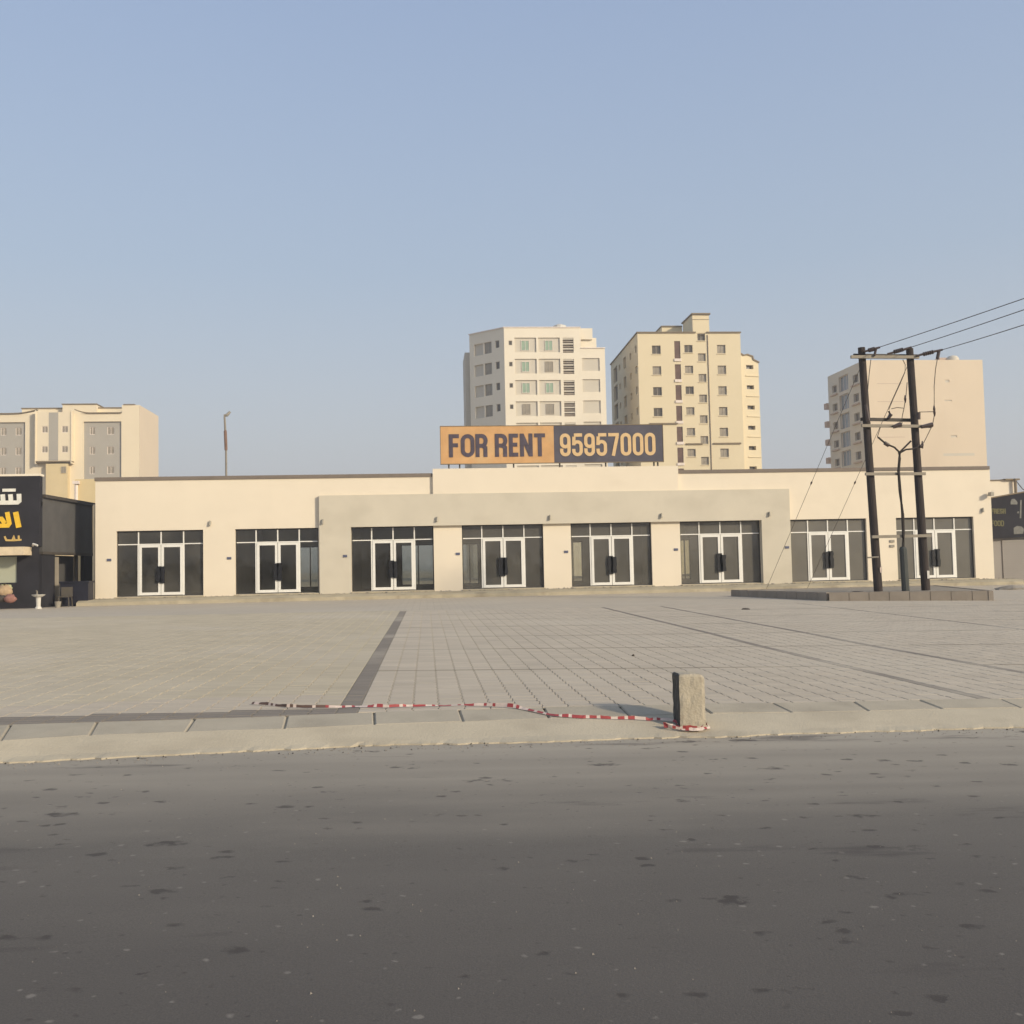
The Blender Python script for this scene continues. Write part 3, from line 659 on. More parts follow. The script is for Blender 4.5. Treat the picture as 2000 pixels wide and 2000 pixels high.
# ---- white tower
Y1 = 147.; A = onY(984, 640.3, Y1); k = 1/5.084*Y1/FPX; zt1 = A.z
B = onY(1133.5, 640, Y1); Bc = onY(1181.5, 690, Y1); C = onY(916.5, 656, 151.6)
t1 = thing('apartment_building', 'white apartment tower behind the FOR RENT sign with green tinted windows', 'apartment tower')
T, L, ang = frame((A.x, A.y), (B.x, B.y)); Lc = Bc.x-A.x; zc1 = zt1-(415-205)*k
T2, Ls, ang2 = frame((C.x, C.y), (A.x, A.y))
fl = 216*k; hol = []; ps = []
NF = 8
for r in range(NF):
    oz = r*fl
    def zz(y): return zt1-(y-205)*k-oz
    hol.append((.65, 1.18, zz(382), zz(335), .12)); ps.append(('small', .65, 1.18, zz(382), zz(335)))
    for (a, b) in ((835, 1055), (1075, 1295)): hol.append(((a-730)*k, (b-730)*k, zz(455), zz(305), .2)); ps.append(('panel', (a-730)*k, (b-730)*k, zz(455), zz(305)))
    hol.append(((1325-730)*k, (1435-730)*k, zz(460), zz(308), .35)); ps.append(('louvre', (1325-730)*k, (1435-730)*k, zz(460), zz(308)))
    if r > 0: hol.append((L+.12, (1697-730)*k, zz(431), zz(300), .18)); ps.append(('blank', L+.12, (1697-730)*k, zz(431), zz(300)))
mb = MB(T); wall(mb, L, GZ, zt1, [h for h in hol if h[1] < L], .2)
wall(mb, Lc, GZ, zc1, [h for h in hol if h[0] > L], .2, L); mb.build('wall', M['white_render'], t1)
for r_, (kind, a, b, c, d) in enumerate(ps):
    row = sum(1 for q in ps[:r_] if q[0] == 'small')-(kind != 'small')
    if kind == 'small': window(t1, T, ang, a, .08, c, b-a, d-c, 'pane_dark', 0)
    elif kind == 'panel':
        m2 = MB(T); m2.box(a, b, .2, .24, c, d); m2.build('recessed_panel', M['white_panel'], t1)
        off = .98; first = a < 3; pane = 'pane_green' if (row in (0, 1, 2) and first) or row in (0, 2) else 'pane_grey'
        window(t1, T, ang, a+off, .16, c+.28, 1.18, 1.53, pane, 1, fm='band_white' if pane == 'pane_green' else 'win_frame')
    elif kind == 'louvre':
        m2 = MB(T); m2.box(a, b, .35, .4, c, d); m2.build('louvre_back', M['louvre'], t1)
        for j in range(6):
            m2 = MB(T); z = c+(d-c)*(j+.35)/6; m2.box(a+.02, b-.02, .06, .3, z, z+(.2 if j % 2 else .13)); m2.build('slat', M['white_panel'] if j % 2 else M['louvre'], t1)
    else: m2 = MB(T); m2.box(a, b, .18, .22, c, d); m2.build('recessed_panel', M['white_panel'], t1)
# side wall (shaded)
sh = []; spn = []
def su(x): return (x-385)/(728-385)*Ls
for r in range(NF):
    oz = r*fl
    for (a, b, y0, y1, kd) in ((432, 520, 112, 232, 'panel'), (532, 605, 112, 230, 'win'), (642, 680, 115, 190, 'small')):
        z1_, z0_ = zt1-y0*k-oz, zt1-y1*k-oz; sh.append((su(a), su(b), z0_, z1_, .25)); spn.append((kd, su(a), su(b), z0_, z1_))
mb = MB(T2); wall(mb, Ls, GZ, zt1, sh, .25); mb.build('side_wall', M['white_render'], t1)
for kd, a, b, c, d in spn:
    if kd == 'panel': m2 = MB(T2); m2.box(a, b, .25, .3, c, d); m2.build('recessed_panel', M['white_panel'], t1)
    else: window(t1, T2, ang2, a, .2, c, b-a, d-c, 'pane_grey' if kd == 'win' else 'pane_dark', 1 if kd == 'win' else 0)
mb = MB(); D = roof_and_back(mb, (A.x, A.y), (B.x, B.y), (C.x, C.y), GZ, zt1); mb.build('rear_wall', M['white_render'], t1)
# stepped right-hand wing and its terraces
wx = onY(1167.5, 668, Y1).x; wx2 = onY(1158.8, 648, Y1).x; zb_ = zt1-(290-205)*k
mb = MB(); mb.box(B.x+.01, Bc.x-.004, Y1+.5, Y1+9, GZ, zc1-.01); mb.box(Bc.x-.3, Bc.x-.002, Y1+.01, Y1+.498, GZ, zc1-.01); mb.build('wing', M['white_render'], t1)
mb = MB(); mb.box(B.x-.5, wx, Y1+1.2, Y1+8.6, zc1-.3, zb_); mb.build('upper_wing', M['white_render'], t1)
mb = MB(); mb.box(B.x-.7, wx2, Y1+.8, Y1+7, zb_-.3, zt1+.12); mb.build('stair_head', M['white_render'], t1)
mb = MB(); mb.box(B.x+.02, Bc.x+.05, Y1-.12, Y1+.02, zc1-.02, zc1+.1); mb.build('ledge', M['band_white'], t1)
mb = MB(T); mb.box(-.1, L+.02, -.1, .3, zt1+.002, zt1+.14); mb.build('parapet_cap', M['band_white'], t1)
mb = MB(T2); mb.box(-.1, Ls-.12, -.1, .3, zt1+.002, zt1+.14); mb.build('parapet_cap', M['band_white'], t1)
mb = MB(); bx_ = onY(908.5, 750, 153).x; mb.box(bx_, bx_+1.6, 152.8, 160, GZ, zt1-2.4); mb.build('rear_bay', M['white_panel'], t1)
for (x, y, r_, h) in ((1093, 640, 1.0, 1.5), (1080, 640, .6, .7), (1049, 641, .7, .6), (995, 641, .8, .6)):
    p = onY(x, y, Y1+4); mb = MB(); mb.tube([(p.x, p.y, zt1-.3), (p.x, p.y, zt1+h*.8), (p.x, p.y, zt1+h)], [r_, r_, r_*.3], 12); mb.build('water_tank', M['white_plastic'], t1)

# ---- yellow tower
Y2 = 145.; A = onY(1244.8, 650.6, Y2); k = 1/5.367*Y2/FPX; zt2 = A.z
B = onY(1445.5, 649, Y2); Bw = onY(1487, 712, Y2); C = onY(1193, 714.8, 168.5)
t2 = thing('apartment_building', 'pale yellow apartment tower with staggered square windows and a brown vertical strip', 'apartment tower')
T, L, ang = frame((A.x, A.y), (B.x, B.y)); T2, Ls, ang2 = frame((C.x, C.y), (A.x, A.y)); fl = 225.5*k; NF = 9
Z = lambda y: zt2-(y-325)*k; U = lambda x, y=325: (x-455-(y-325)*.034)*k
hol = []; wins = []; strips = []
for r in range(NF):
    oy = r*225.5
    for (a, b, y0, y1, pn) in ((610, 705, 460, 552, 'pane_grey'), (965, 1055, 455, 538, 'pane_grey'), (1325, 1418, 455, 548, 'pane_grey')):
        h = (U(a), U(b), Z(y1+oy), Z(y0+oy), .3); hol.append(h); wins.append((h, pn))
    h = (U(1112), U(1197), Z(408+oy*.996), Z(322+oy*.996) if r else Z(330), .3); hol.append(h); wins.append((h, 'pane_grey'))
    h = (U(855), U(920), Z(602+oy), Z((412 if r == 0 else 414)+oy)-(0 if r == 0 else .35), .15); hol.append(h); strips.append(h)
mb = MB(T); wall(mb, L, GZ, zt2, hol, .3); mb.build('wall', M['yellow_render'], t2)
for i, (h, pn) in enumerate(wins):
    window(t2, T, ang, h[0], h[4]-.06, h[2], h[1]-h[0], h[3]-h[2], pn if random.random() < .8 else 'pane_dark', 1)
    m2 = MB(T); m2.box(h[0]-.08, h[1]+.08, -.1, -.002, h[2]-.12, h[2]-.02); m2.build('sill', M['yellow_render'], t2)
for i, h in enumerate(strips):
    m2 = MB(T); m2.box(h[0], h[1], .1, .16, h[2], h[3]); m2.build('lattice_panel', M['strip_brown'], t2)
    m2 = MB(T); m2.box(h[0]-.08, h[1]+.1, -.15, -.002, h[2]-.42, h[2]-.03); m2.build('band', M['band_white'], t2)
for (a, b, y) in ((560, 865, 1308), (950, 1130, 1530), (1250, 1555, 1528)):
    m2 = MB(T); m2.box(max(0, U(a)), min(L, U(b)), -.2, -.002, Z(y)-.1, Z(y)+.1); m2.build('ledge', M['trim_brown'], t2)
m2 = MB(T); m2.tube([(U(1222), -.08, GZ), (U(1222), -.08, zt2-.3)], .06, 6); m2.build('drainpipe', M['pipe_dark'], t2)
# shaded side wall with its tall balconies
sh = []; sw_ = []
def su(x): return (x-172)/(455-172)*0+((1/(1-(455-x)/283*.14)-1))*0+Ls*(1-((455-x)/283)*.86/(1-.14*(455-x)/283)) 
for r in range(NF):
    oz = r*fl
    for (x0, x1, za, zb, pn) in ((198, 236, 1.2, 3.75, 'pane_dark'), (300, 326, 1.3, 3.1, 'pane_dark'), (424, 442, 1.5, 2.6, 'pane_grey'), (253, 268, 1.6, 2.5, 'pane_grey'), (366, 384, 1.7, 2.7, 'pane_grey')):
        zb = min(zb, za+fl-.5); h = (su(x0), su(x1), zt2-zb-oz, zt2-za-oz, .5); sh.append(h); sw_.append((h, pn))
mb = MB(T2); wall(mb, Ls, GZ, zt2, sh, .5); mb.build('side_wall', M['yellow_render'], t2)
for h, pn in sw_: window(t2, T2, ang2, h[0], h[4]-.1, h[2], h[1]-h[0], h[3]-h[2], pn, 1)
mb = MB(); D = roof_and_back(mb, (A.x, A.y), (B.x, B.y), (C.x, C.y), GZ, zt2); mb.build('rear_wall', M['yellow_render'], t2)
m2 = MB(T); m2.box(-.15, U(1092), -.2, .35, zt2+.002, zt2+.17); m2.build('parapet_cap', M['trim_brown'], t2)
m2 = MB(T); m2.box(U(1210), L+.1, -.2, .35, zt2+.002, zt2+.17); m2.build('parapet_cap', M['trim_brown'], t2)
m2 = MB(T2); m2.box(-.1, Ls-.25, -.15, .35, zt2+.002, zt2+.17); m2.build('parapet_cap', M['trim_brown'], t2)
zs = Z(125); m2 = MB(T); m2.box(U(1062), U(1245), -.05, 5.5, zt2+.002, zs); m2.build('stair_tower', M['yellow_render'], t2)
m2 = MB(T); m2.box(U(1050), U(1258), -.3, 5.8, zs+.002, zs+.2); m2.build('parapet_cap', M['trim_brown'], t2)
m2 = MB(T); m2.box(U(1062)-.02, U(1245)+.02, -.1, -.052, Z(180), Z(176)); m2.build('groove_band', M['trim_brown'], t2)
m2 = MB(T); m2.box(U(830), U(1061), 6, 12, zt2-.4, zt2+2.35); m2.build('roof_room', M['yellow_render'], t2)
m2 = MB(T); m2.box(U(820), U(1061), 5.8, 12.2, zt2+2.352, zt2+2.5); m2.build('parapet_cap', M['trim_brown'], t2)
for x in (1310, 1440): m2 = MB(T); m2.tube([(U(x), 4, zt2-.3), (U(x), 4, zt2+.75), (U(x), 4, zt2+.95)], [.75, .75, .2], 12); m2.build('water_tank', M['white_plastic'], t2)
# stepped right-hand wing with slit balconies
wl = (Bw.x-B.x); TW, LW, angw = frame((B.x+.01, B.y+.6), (Bw.x, Bw.y+1.3)); hol = []
zw = zt2-(560-325)*k; ZW = lambda y: zt2-(y-325)*k
for r in range(8): hol.append((LW*.33, LW*.72, ZW(706+r*222), ZW(662+r*222), .6))
mb = MB(TW); wall(mb, LW, GZ, zw-1.0, hol, .6); mb.build('wing', M['yellow_render'], t2)
mb = MB(TW); mb.slab([(0, zw-1), (LW, zw-1), (LW, zw-1.0+.02), (LW*.72, zw-.62), (LW*.68, zw-.15), (LW*.4, zw+.1), (LW*.2, zw-.05), (0, zw+.25)], 0, .35); mb.build('wing_gable', M['yellow_render'], t2)
mb = MB(TW); mb.stroke([(0, zw+.33), (LW*.2, zw+.03), (LW*.4, zw+.18), (LW*.68, zw-.07), (LW*.72, zw-.54), (LW+.1, zw-.94)], .09, -.15, .4); mb.build('wing_coping', M['trim_brown'], t2)
for h in hol:
    m2 = MB(TW); m2.box(h[0], h[1], .55, .6, h[2], h[3]); m2.build('slit_back', M['pane_dark'], t2)
    m2 = MB(TW); m2.box(h[0]-.1, LW, -.12, -.002, h[2]-1.1, h[2]-.98); m2.build('balcony_ledge', M['yellow_render'], t2)
mb = MB(); mb.box(Bw.x-.35, Bw.x-.02, Y2+1.6, Y2+12, GZ, zw-1.3); mb.build('wing_side', M['yellow_render'], t2)
mb = MB(); mb.box(B.x, Bw.x-.3, Y2+2.5, Y2+12, GZ, zw-1.2); mb.build('wing_back', M['yellow_render'], t2)

# ---- peach tower with blank gable
Y3 = 155.; A = onY(1686.5, 703.5, Y3); B = onY(1918.5, 698.5, Y3); C = onY(1616.5, 738.5, 169.); zt3 = A.z; k = 1/4.6*Y3/FPX
t3 = thing('apartment_building', 'pale peach apartment tower with a blank gable behind the utility poles', 'apartment tower')
T, L, ang = frame((A.x, A.y), (B.x, B.y)); T2, Ls, ang2 = frame((C.x, C.y), (A.x, A.y))
mb = MB(T); vents = [((1290-500)*k, (1330-500)*k, zt3-(870-655)*k, zt3-(845-655)*k, .1), ((1275-500)*k, (1345-500)*k, zt3-(1048-655)*k, zt3-(1036-655)*k, .1), ((1320-500)*k, (1380-500)*k, zt3-(1392-655)*k, zt3-(1372-655)*k, .1)]
wall(mb, L, GZ, zt3, vents, .1); mb.build('gable_wall', M['peach_render'], t3)
for h in vents: m2 = MB(T); m2.box(h[0], h[1], .08, .12, h[2], h[3]); m2.build('vent', M['white_panel'], t3)
for y in (880, 1050, 1215, 1385): m2 = MB(T); m2.box((620-500)*k, (870-500)*k, -.015, -.002, zt3-(y-655)*k, zt3-(y-659)*k); m2.build('joint', M['pinkish'], t3)
m2 = MB(T); m2.box((1240-500)*k, (1545-500)*k, -.012, -.002, zt3-(1566-655)*k, zt3-(1542-655)*k); m2.build('damp_patch', M['white_panel'], t3)
su = lambda x: Ls*(1-((490-x)/325)*.915/(1-.085*(490-x)/325)); sh = []; sw_ = []; fl = 3.13
for r in range(10):
    o_ = r*fl
    for (x0, x1, za, zb, pn) in ((200, 242, 2.0, 3.2, 'pane_dark'), (262, 345, 1.0, 3.55, 'slate'), (388, 436, 1.7, 3.0, 'pane_dark')):
        h = (su(x0), su(x1), zt3-zb-o_, zt3-za-o_, .45); sh.append(h); sw_.append((h, pn))
mb = MB(T2); wall(mb, Ls, GZ, zt3, sh, .45); mb.build('side_wall', M['white_panel'], t3)
for i, (h, pn) in enumerate(sw_):
    window(t3, T2, ang2, h[0], h[4]-.1, h[2], h[1]-h[0], h[3]-h[2], pn, 1 if pn != 'slate' else 2, fm='band_white' if pn == 'slate' else 'win_frame')
    if pn == 'pane_dark': m2 = MB(T2); m2.box(h[0]-.4, h[1]+.4, -.3, -.002, h[2]-.55, h[2]-.35); m2.build('ledge', M['pinkish'], t3)
m2 = MB(T2); m2.box(.0, su(252), -.06, -.002, GZ, zt3-1.2); 
for r in range(9): m2 = MB(T2); m2.box(-1.1, -.01, -.4, 2.0, zt3-5.6-r*fl, zt3-4.6-r*fl); m2.build('balcony', M['pinkish'], t3)
mb = MB(); D = roof_and_back(mb, (A.x, A.y), (B.x, B.y), (C.x, C.y), GZ, zt3); mb.build('rear_wall', M['peach_render'], t3)
p = onY(1860, 690, Y3+5); mb = MB(); mb.tube([(p.x, p.y, zt3-.3), (p.x, p.y, zt3+1.2), (p.x, p.y, zt3+1.6), (p.x, p.y, zt3+1.75)], [1.0, 1.0, .7, .1], 16); mb.build('water_tank', M['white_panel'], t3, smooth=True)
p = onY(1846, 690, Y3+5); mb = MB(); mb.box(p.x-1, p.x+.6, p.y, p.y+2, zt3-.3, zt3+1.4); mb.build('tank_box', M['pinkish'], t3)

# ---- cream and grey block on the left
Y0 = 159.; k = 1/4.391*Y0/FPX; A = onY(-130, 806.5, Y0); B = onY(237, 807, Y0); ztL = B.z
t0_ = thing('apartment_building', 'cream apartment block with grey window panels beyond the black shop at left', 'apartment tower')
UX = lambda zx: onY(zx/4.391, 850, Y0).x; Z = lambda zy: onY(100, 760+zy/4.391, Y0).z-(onY(100, 760+205/4.391, Y0).z-ztL)
Ax = A.x; T, L, ang = frame((A.x, Y0), (UX(1145), Y0)); U = lambda zx: UX(zx)-Ax
hol = []; wins = []; pnl = []
for (a, b) in ((-650, -30), (715, 1040)): pass
pnl = [(U(-200), U(215), Z(1300), Z(275), .3), (U(715), U(1040), Z(1300), Z(275), .3)]
mb = MB(T); wall(mb, L, GZ, Z(205), pnl, .3); mb.build('wall', M['cream_tower'], t0_)
for pi, h in enumerate(pnl):
    cols_ = ((-170, -120), (0, 50), (128, 180)) if pi == 0 else ((765, 810), (915, 975))
    wh = [(U(a), U(b), Z(385+r*170), Z(320+r*170), .15) for a, b in cols_ for r in range(5)]
    TT = lambda p, T=T: T((p[0], p[1]+.3, p[2])); m2 = MB(TT); wall(m2, h[1], h[2], h[3], wh, .15, h[0]); m2.build('grey_panel', M['grey_panel'], t0_)
    for q in wh: window(t0_, TT, ang, q[0], .1, q[2], q[1]-q[0], q[3]-q[2], 'pane_grey', 1, fm='band_white')
# projecting bay with grey stripe
wh = [(U(a), U(b), Z(375+r*170), Z(320+r*170), .15) for a, b in ((380, 430), (550, 602)) for r in range(2)]
TB = lambda p, T=T: T((p[0], p[1]-1.0, p[2])); m2 = MB(TB); wall(m2, U(628), Z(615), Z(200), wh, .15, U(330)); m2.add([(U(330), 0, Z(615)), (U(628), 0, Z(615)), (U(628), 1, Z(615)), (U(330), 1, Z(615))], [(0, 1, 2, 3)])
for xx in (330, 628): m2.add([(U(xx), 0, Z(615)), (U(xx), 1, Z(615)), (U(xx), 1, Z(200)), (U(xx), 0, Z(200))], [(0, 1, 2, 3)])
m2.build('projecting_bay', M['cream_tower'], t0_)
for q in wh: window(t0_, TB, ang, q[0], .1, q[2], q[1]-q[0], q[3]-q[2], 'pane_grey', 1, fm='band_white')
m2 = MB(TB); m2.box(U(440), U(520), -.03, -.002, Z(612), Z(203)); m2.build('grey_stripe', M['grey_panel'], t0_)
for (a, b) in ((324, 331), (628, 635)): m2 = MB(T); m2.box(U(a), U(b), -1.15, -.002, Z(640), Z(185)); m2.build('pilaster', M['cream_tower'], t0_)
m2 = MB(T); m2.box(U(322), U(636), -1.1, -.002, Z(628), Z(617)); m2.build('bay_base', M['trim_brown'], t0_)
m2 = MB(T); m2.box(U(415), U(600), -1.0, -.002, GZ, Z(640)); m2.build('lower_bay', M['annex'], t0_)
for r in range(1): window(t0_, T, ang, U(548), -1.06, Z(720+r*170), U(600)-U(548)-.2, Z(665)-Z(720), 'pane_grey', 1)
# scalloped coping
def scal(a, b, up_l, up_r):
    pts = []
    for i in range(13):
        t = i/12; s = (max(0, 1-t*3))**2*up_l+(max(0, 1-(1-t)*3))**2*up_r; pts.append((U(a+(b-a)*t), Z(205)+s*.55+.06))
    m2 = MB(T); m2.stroke(pts, .07, -.25, .3); m2.build('scalloped_coping', M['trim_brown'], t0_)
scal(-300, 318, 0, 1); scal(332, 626, 0, 0); scal(642, 1040, 1, 0)
for (a, b, y, dp) in ((120, 480, 135, 3), (495, 790, 110, 2), (770, 1022, 135, 3), (1065, 1150, 135, .05)):
    m2 = MB(T); m2.box(U(a), U(b), dp, dp+4, ztL-.2, Z(y)); m2.build('roof_room', M['cream_tower'], t0_)
    m2 = MB(T); m2.box(U(a)-.1, U(b)+.1, dp-.15, dp+4.1, Z(y)+.002, Z(y)+.14); m2.build('parapet_cap', M['trim_brown'], t0_)
# lit right-hand return
Bn = onY(272, 789.5, Y0); Cn = onY(309.5, 812, 170.5); zr = Z(135)
m2 = MB(T); wall(m2, Bn.x-Ax, GZ, zr, [], .1, U(1045)); 
m2 = MB(); m2.box(UX(1046), Bn.x, Y0-.01, Y0+.5, GZ, zr); m2.build('end_pier', M['cream_tower'], t0_)
TR, LR, angr = frame((Bn.x+.01, Bn.y), (Cn.x, Cn.y)); m2 = MB(TR); m2.add([(0, 0, GZ), (LR, 0, GZ), (LR, 0, zr), (0, 0, zr)], [(0, 1, 2, 3)]); m2.build('return_wall', M['peach_render'], t0_)
m2 = MB(); m2.prism([(A.x, Y0+.6), (Bn.x-.1, Y0+.6), (Cn.x-.2, Cn.y), (A.x, Cn.y)], GZ, Z(215)); m2.build('rear_wall', M['cream_tower'], t0_)

# ---- yellow annex between the black shop and the retail building
Ya = 62.; a = onY(146, 936, Ya); b = onY(192, 936, Ya)
ax = thing('low_building', 'plain yellow low building between the black shop and the retail building', 'building', (a.x, Ya, 0))
m2 = MB(); m2.box(0, b.x-a.x+4, 0, 6, 0, a.z); m2.build('wall', M['annex'], ax)
m2 = MB(); m2.tube([(.12, -.1, 0), (.12, -.1, a.z-.35)], .1, 8); m2.box(-.05, .3, -.25, -.02, a.z-.3, a.z-.12); m2.build('drainpipe', M['band_white'], ax)
c = onY(94, 970, Ya-4); d = onY(146, 940, Ya-4)
# ================================================================== BLACK SHOP, LEFT
ZS = .17; N1 = onZ(80, 1181, ZS); YS = 45.2; xk = onY(77, 1000, YS).x
bs = thing('black_shop', 'black fronted shop with white and yellow Arabic lettering at the left edge', 'shop building', (xk, YS, ZS))
def bxp(px, py, Y=YS): p = onY(px, py, Y); return p.x-xk, p.z-ZS
ztp = bxp(40, 930)[1]; zbt = bxp(40, 1067)[1]
m2 = MB(); m2.box(-9, 0, 0, .35, zbt, ztp); m2.build('fascia', M['black_panel'], bs)
m2 = MB(); m2.box(-9, .03, -.04, .45, ztp+.002, ztp+.09); m2.build('coping', M['white_render'], bs)
yb = onY(183, 1173, 51.5); s0 = (0, .35); s1 = (yb.x-xk-.05, 51.5-YS)
zn = bxp(79, 970.7)[1]; T, Lq, angq = frame(s0, s1)
m2 = MB(T); m2.box(0, Lq, 0, .2, 2.42, zn); m2.build('side_wall', M['dark_wall'], bs)
m2 = MB(T); m2.box(0, Lq, -.12, .25, zn+.002, zn+.14); m2.build('side_coping', M['steel_dark'], bs)
m2 = MB(T); m2.box(-.05, Lq, -.05, .25, 2.3, 2.418); m2.build('side_beam', M['steel_dark'], bs)
for a_, b_ in ((0, 1.4), (4.9, Lq)): m2 = MB(T); m2.box(a_, b_, .02, .2, 0, 2.298); m2.build('side_pier', M['black_panel'], bs)
m2 = MB(T); m2.box(1.3, 5.4, .7, .8, 0, 2.298); m2.build('inner_wall', M['dark_wall'], bs)
m2 = MB(T); m2.box(1.42, 1.95, .06, .1, .0, 2.2); m2.build('side_door', M['pane_grey'], bs)
m2 = MB(T); m2.box(4.0, 4.14, .03, .17, 0, 2.297); m2.build('post', M['steel_dark'], bs)
m2 = MB(); m2.box(-9, -.0, .2, 6, zn-.4, zn-.2); m2.build('roof', M['dark_wall'], bs)
wa = bxp(33, 1100)[0]; wz0, wz1 = bxp(20, 1138)[1], bxp(20, 1087)[1]
m2 = MB(); wall(m2, 0, 0, zbt, [(wa-2.2, wa, wz0, wz1, .12)], .12, -9); m2.build('front_wall', M['black_panel'], bs)
m2 = MB(); m2.box(wa-2.2, wa, .08, .12, wz0, wz1); m2.build('window', M['pale_window'], bs)
aw = bxp(62, 1075)[0]; az0, az1 = bxp(30, 1085)[1], bxp(30, 1069)[1]
m2 = MB(); m2.box(-9, aw, -.9, -.003, az0, az1); m2.build('awning', M['awning'], bs)
m2 = MB(); m2.tube([(-.25, -.05, az1+.05), (-.12, -.35, az1+.12), (.08, -.4, az1+.05)], .045, 6); m2.build('spot_lamp', M['white_plastic'], bs)
# lettering (drawn in the fascia plane, metres from the fascia's right end)
q = YS/FPX/10.73; bxo = 77*10.73
def SP(pts): return [((x-bxo)*q, (900+y/10.73, 0)[0]) for x, y in pts]
def L3(name, strokes, hw, material, depth=.05):
    m2 = MB(); base = onY(40, 1000, YS).z-ZS
    for i, st in enumerate(strokes):
        pts = [((x-bxo)*q, base-((900+y/10.73)-1000)*YS/FPX) for x, y in st]; h_ = hw
        m2.stroke(pts, h_*q, -depth-.002*i, -.002)
    return m2.build(name, material, bs)
L3('letter', [[(-260, 880), (400, 880), (435, 850), (428, 705)], [(275, 860), (262, 712)], [(122, 860), (112, 712)], [(-30, 860), (-38, 712)]], 42, M['sign_white'])
L3('letter_dots', [[(108, 628), (362, 628)]], 30, M['sign_white'])
L3('letter', [[(365, 1072), (430, 1388)]], 50, M['sign_yellow'])
L3('letter', [[(200, 1072), (245, 1300), (215, 1345), (60, 1345), (-120, 1345)], [(160, 1300), (90, 1205), (-60, 1205)]], 42, M['sign_yellow'])
L3('small_lettering', [[(150, 1560), (185, 1640), (320, 1645), (480, 1635)], [(300, 1640), (330, 1570), (350, 1640)], [(430, 1640), (425, 1550)]], 18, M['sign_gold'], .02)

def gp(px, py, z=ZS): return onZ(px, py, z)
# things in front of and beside the black shop
p = gp(75, 1181); p.y = min(p.y, 44.3); p = onY(75, 1180, 43.6); hb = .17
pb = thing('pedestal_basin', 'white pedestal wash basin standing in front of the black shop', 'basin', (p.x, 43.6, hb))
m2 = MB(); m2.tube([(0, 0, 0), (0, 0, .06), (0, 0, .12), (0, 0, .5)], [.13, .13, .085, .1], 14); m2.build('pedestal', M['white_plastic'], pb, smooth=False)
m2 = MB(); m2.tube([(0, 0, .502), (0, 0, .56), (0, 0, .6), (0, 0, .605), (0, 0, .55)], [.15, .24, .27, .23, .12], 18); m2.build('bowl', M['white_plastic'], pb)
m2 = MB(); m2.tube([(-.1, .12, .6), (-.1, .12, .74), (-.1, .02, .76)], [.035, .03, .02], 8); m2.build('tap', M['steel'], pb)
p = onY(150, 1174, 47.0)
sb = thing('storage_bin', 'large dark blue storage bin with a lid by the black shop', 'bin', (p.x, 47.0, ZS))
m2 = MB(); m2.prism([(-.6, -.35), (.6, -.35), (.6, .35), (-.6, .35)], 0, 1.02); m2.build('body', M['navy_box'], sb)
m2 = MB(); m2.prism([(-.64, -.39), (.64, -.39), (.64, .39), (-.64, .39)], 1.022, 1.1); m2.build('lid', M['navy_box'], sb)
p = onY(127, 1174, 46.0)
ch_ = thing('plastic_chair', 'dark grey plastic chair between the basin and the storage bin', 'chair', (p.x, 46.0, ZS))
m2 = MB(); m2.box(-.24, .24, -.22, .24, .42, .46); m2.build('seat', M['pane_dark'], ch_)
m2 = MB(); m2.box(-.24, .24, .22, .26, .461, .86); m2.build('backrest', M['pane_dark'], ch_)
for (x, y) in ((-.21, -.19), (.21, -.19), (-.21, .2), (.21, .2)): m2 = MB(); m2.tube([(x*1.12, y*1.12, 0), (x, y, .42)], .022, 6); m2.build('leg', M['pane_dark'], ch_)
p = onY(113, 1175, 45.3)
bk = thing('bucket', 'small pale bucket beside the dark plastic chair', 'bucket', (p.x, 45.3, ZS))
m2 = MB(); m2.tube([(0, 0, 0), (0, 0, .26)], [.1, .14], 12); m2.build('body', M['plate_grey'], bk)
def blob(name, px, py, Y, rx, rz, material, label):
    p = onY(px, py, Y); vs = []; n1, n2 = 10, 7
    for i in range(n2+1):
        a_ = math.pi*i/n2
        for j in range(n1):
            b_ = 2*math.pi*j/n1; rr = 1+random.uniform(-.12, .12)
            vs.append((rx*math.sin(a_)*math.cos(b_)*rr, rx*.7*math.sin(a_)*math.sin(b_)*rr, rz*(1-math.cos(a_))*rr*.98))
    m2 = MB(); m2.add(vs, [(i*n1+j, i*n1+(j+1) % n1, (i+1)*n1+(j+1) % n1, (i+1)*n1+j) for i in range(n2) for j in range(n1)])
    o = m2.build(name, material, smooth=True); o.location = (p.x, Y, max(ZS, p.z)); tag(o, label, 'sack', 'sacks in front of the black shop'); return o
blob('sack', 7, 1168, 44.3, .36, .27, M['tan_sack'], 'bulging tan sack on top of the sacks by the black shop')
blob('sack', 2, 1177, 44.1, .45, .16, M['stone'], 'dark low sack under the tan one at left edge')
blob('sack', 20, 1178, 43.9, .26, .18, M['red_sack'], 'faded red sack nearest the white basin')
blob('sack', 10, 1154, 44.9, .3, .14, M['green_sack'], 'pale green sack behind the tan one')

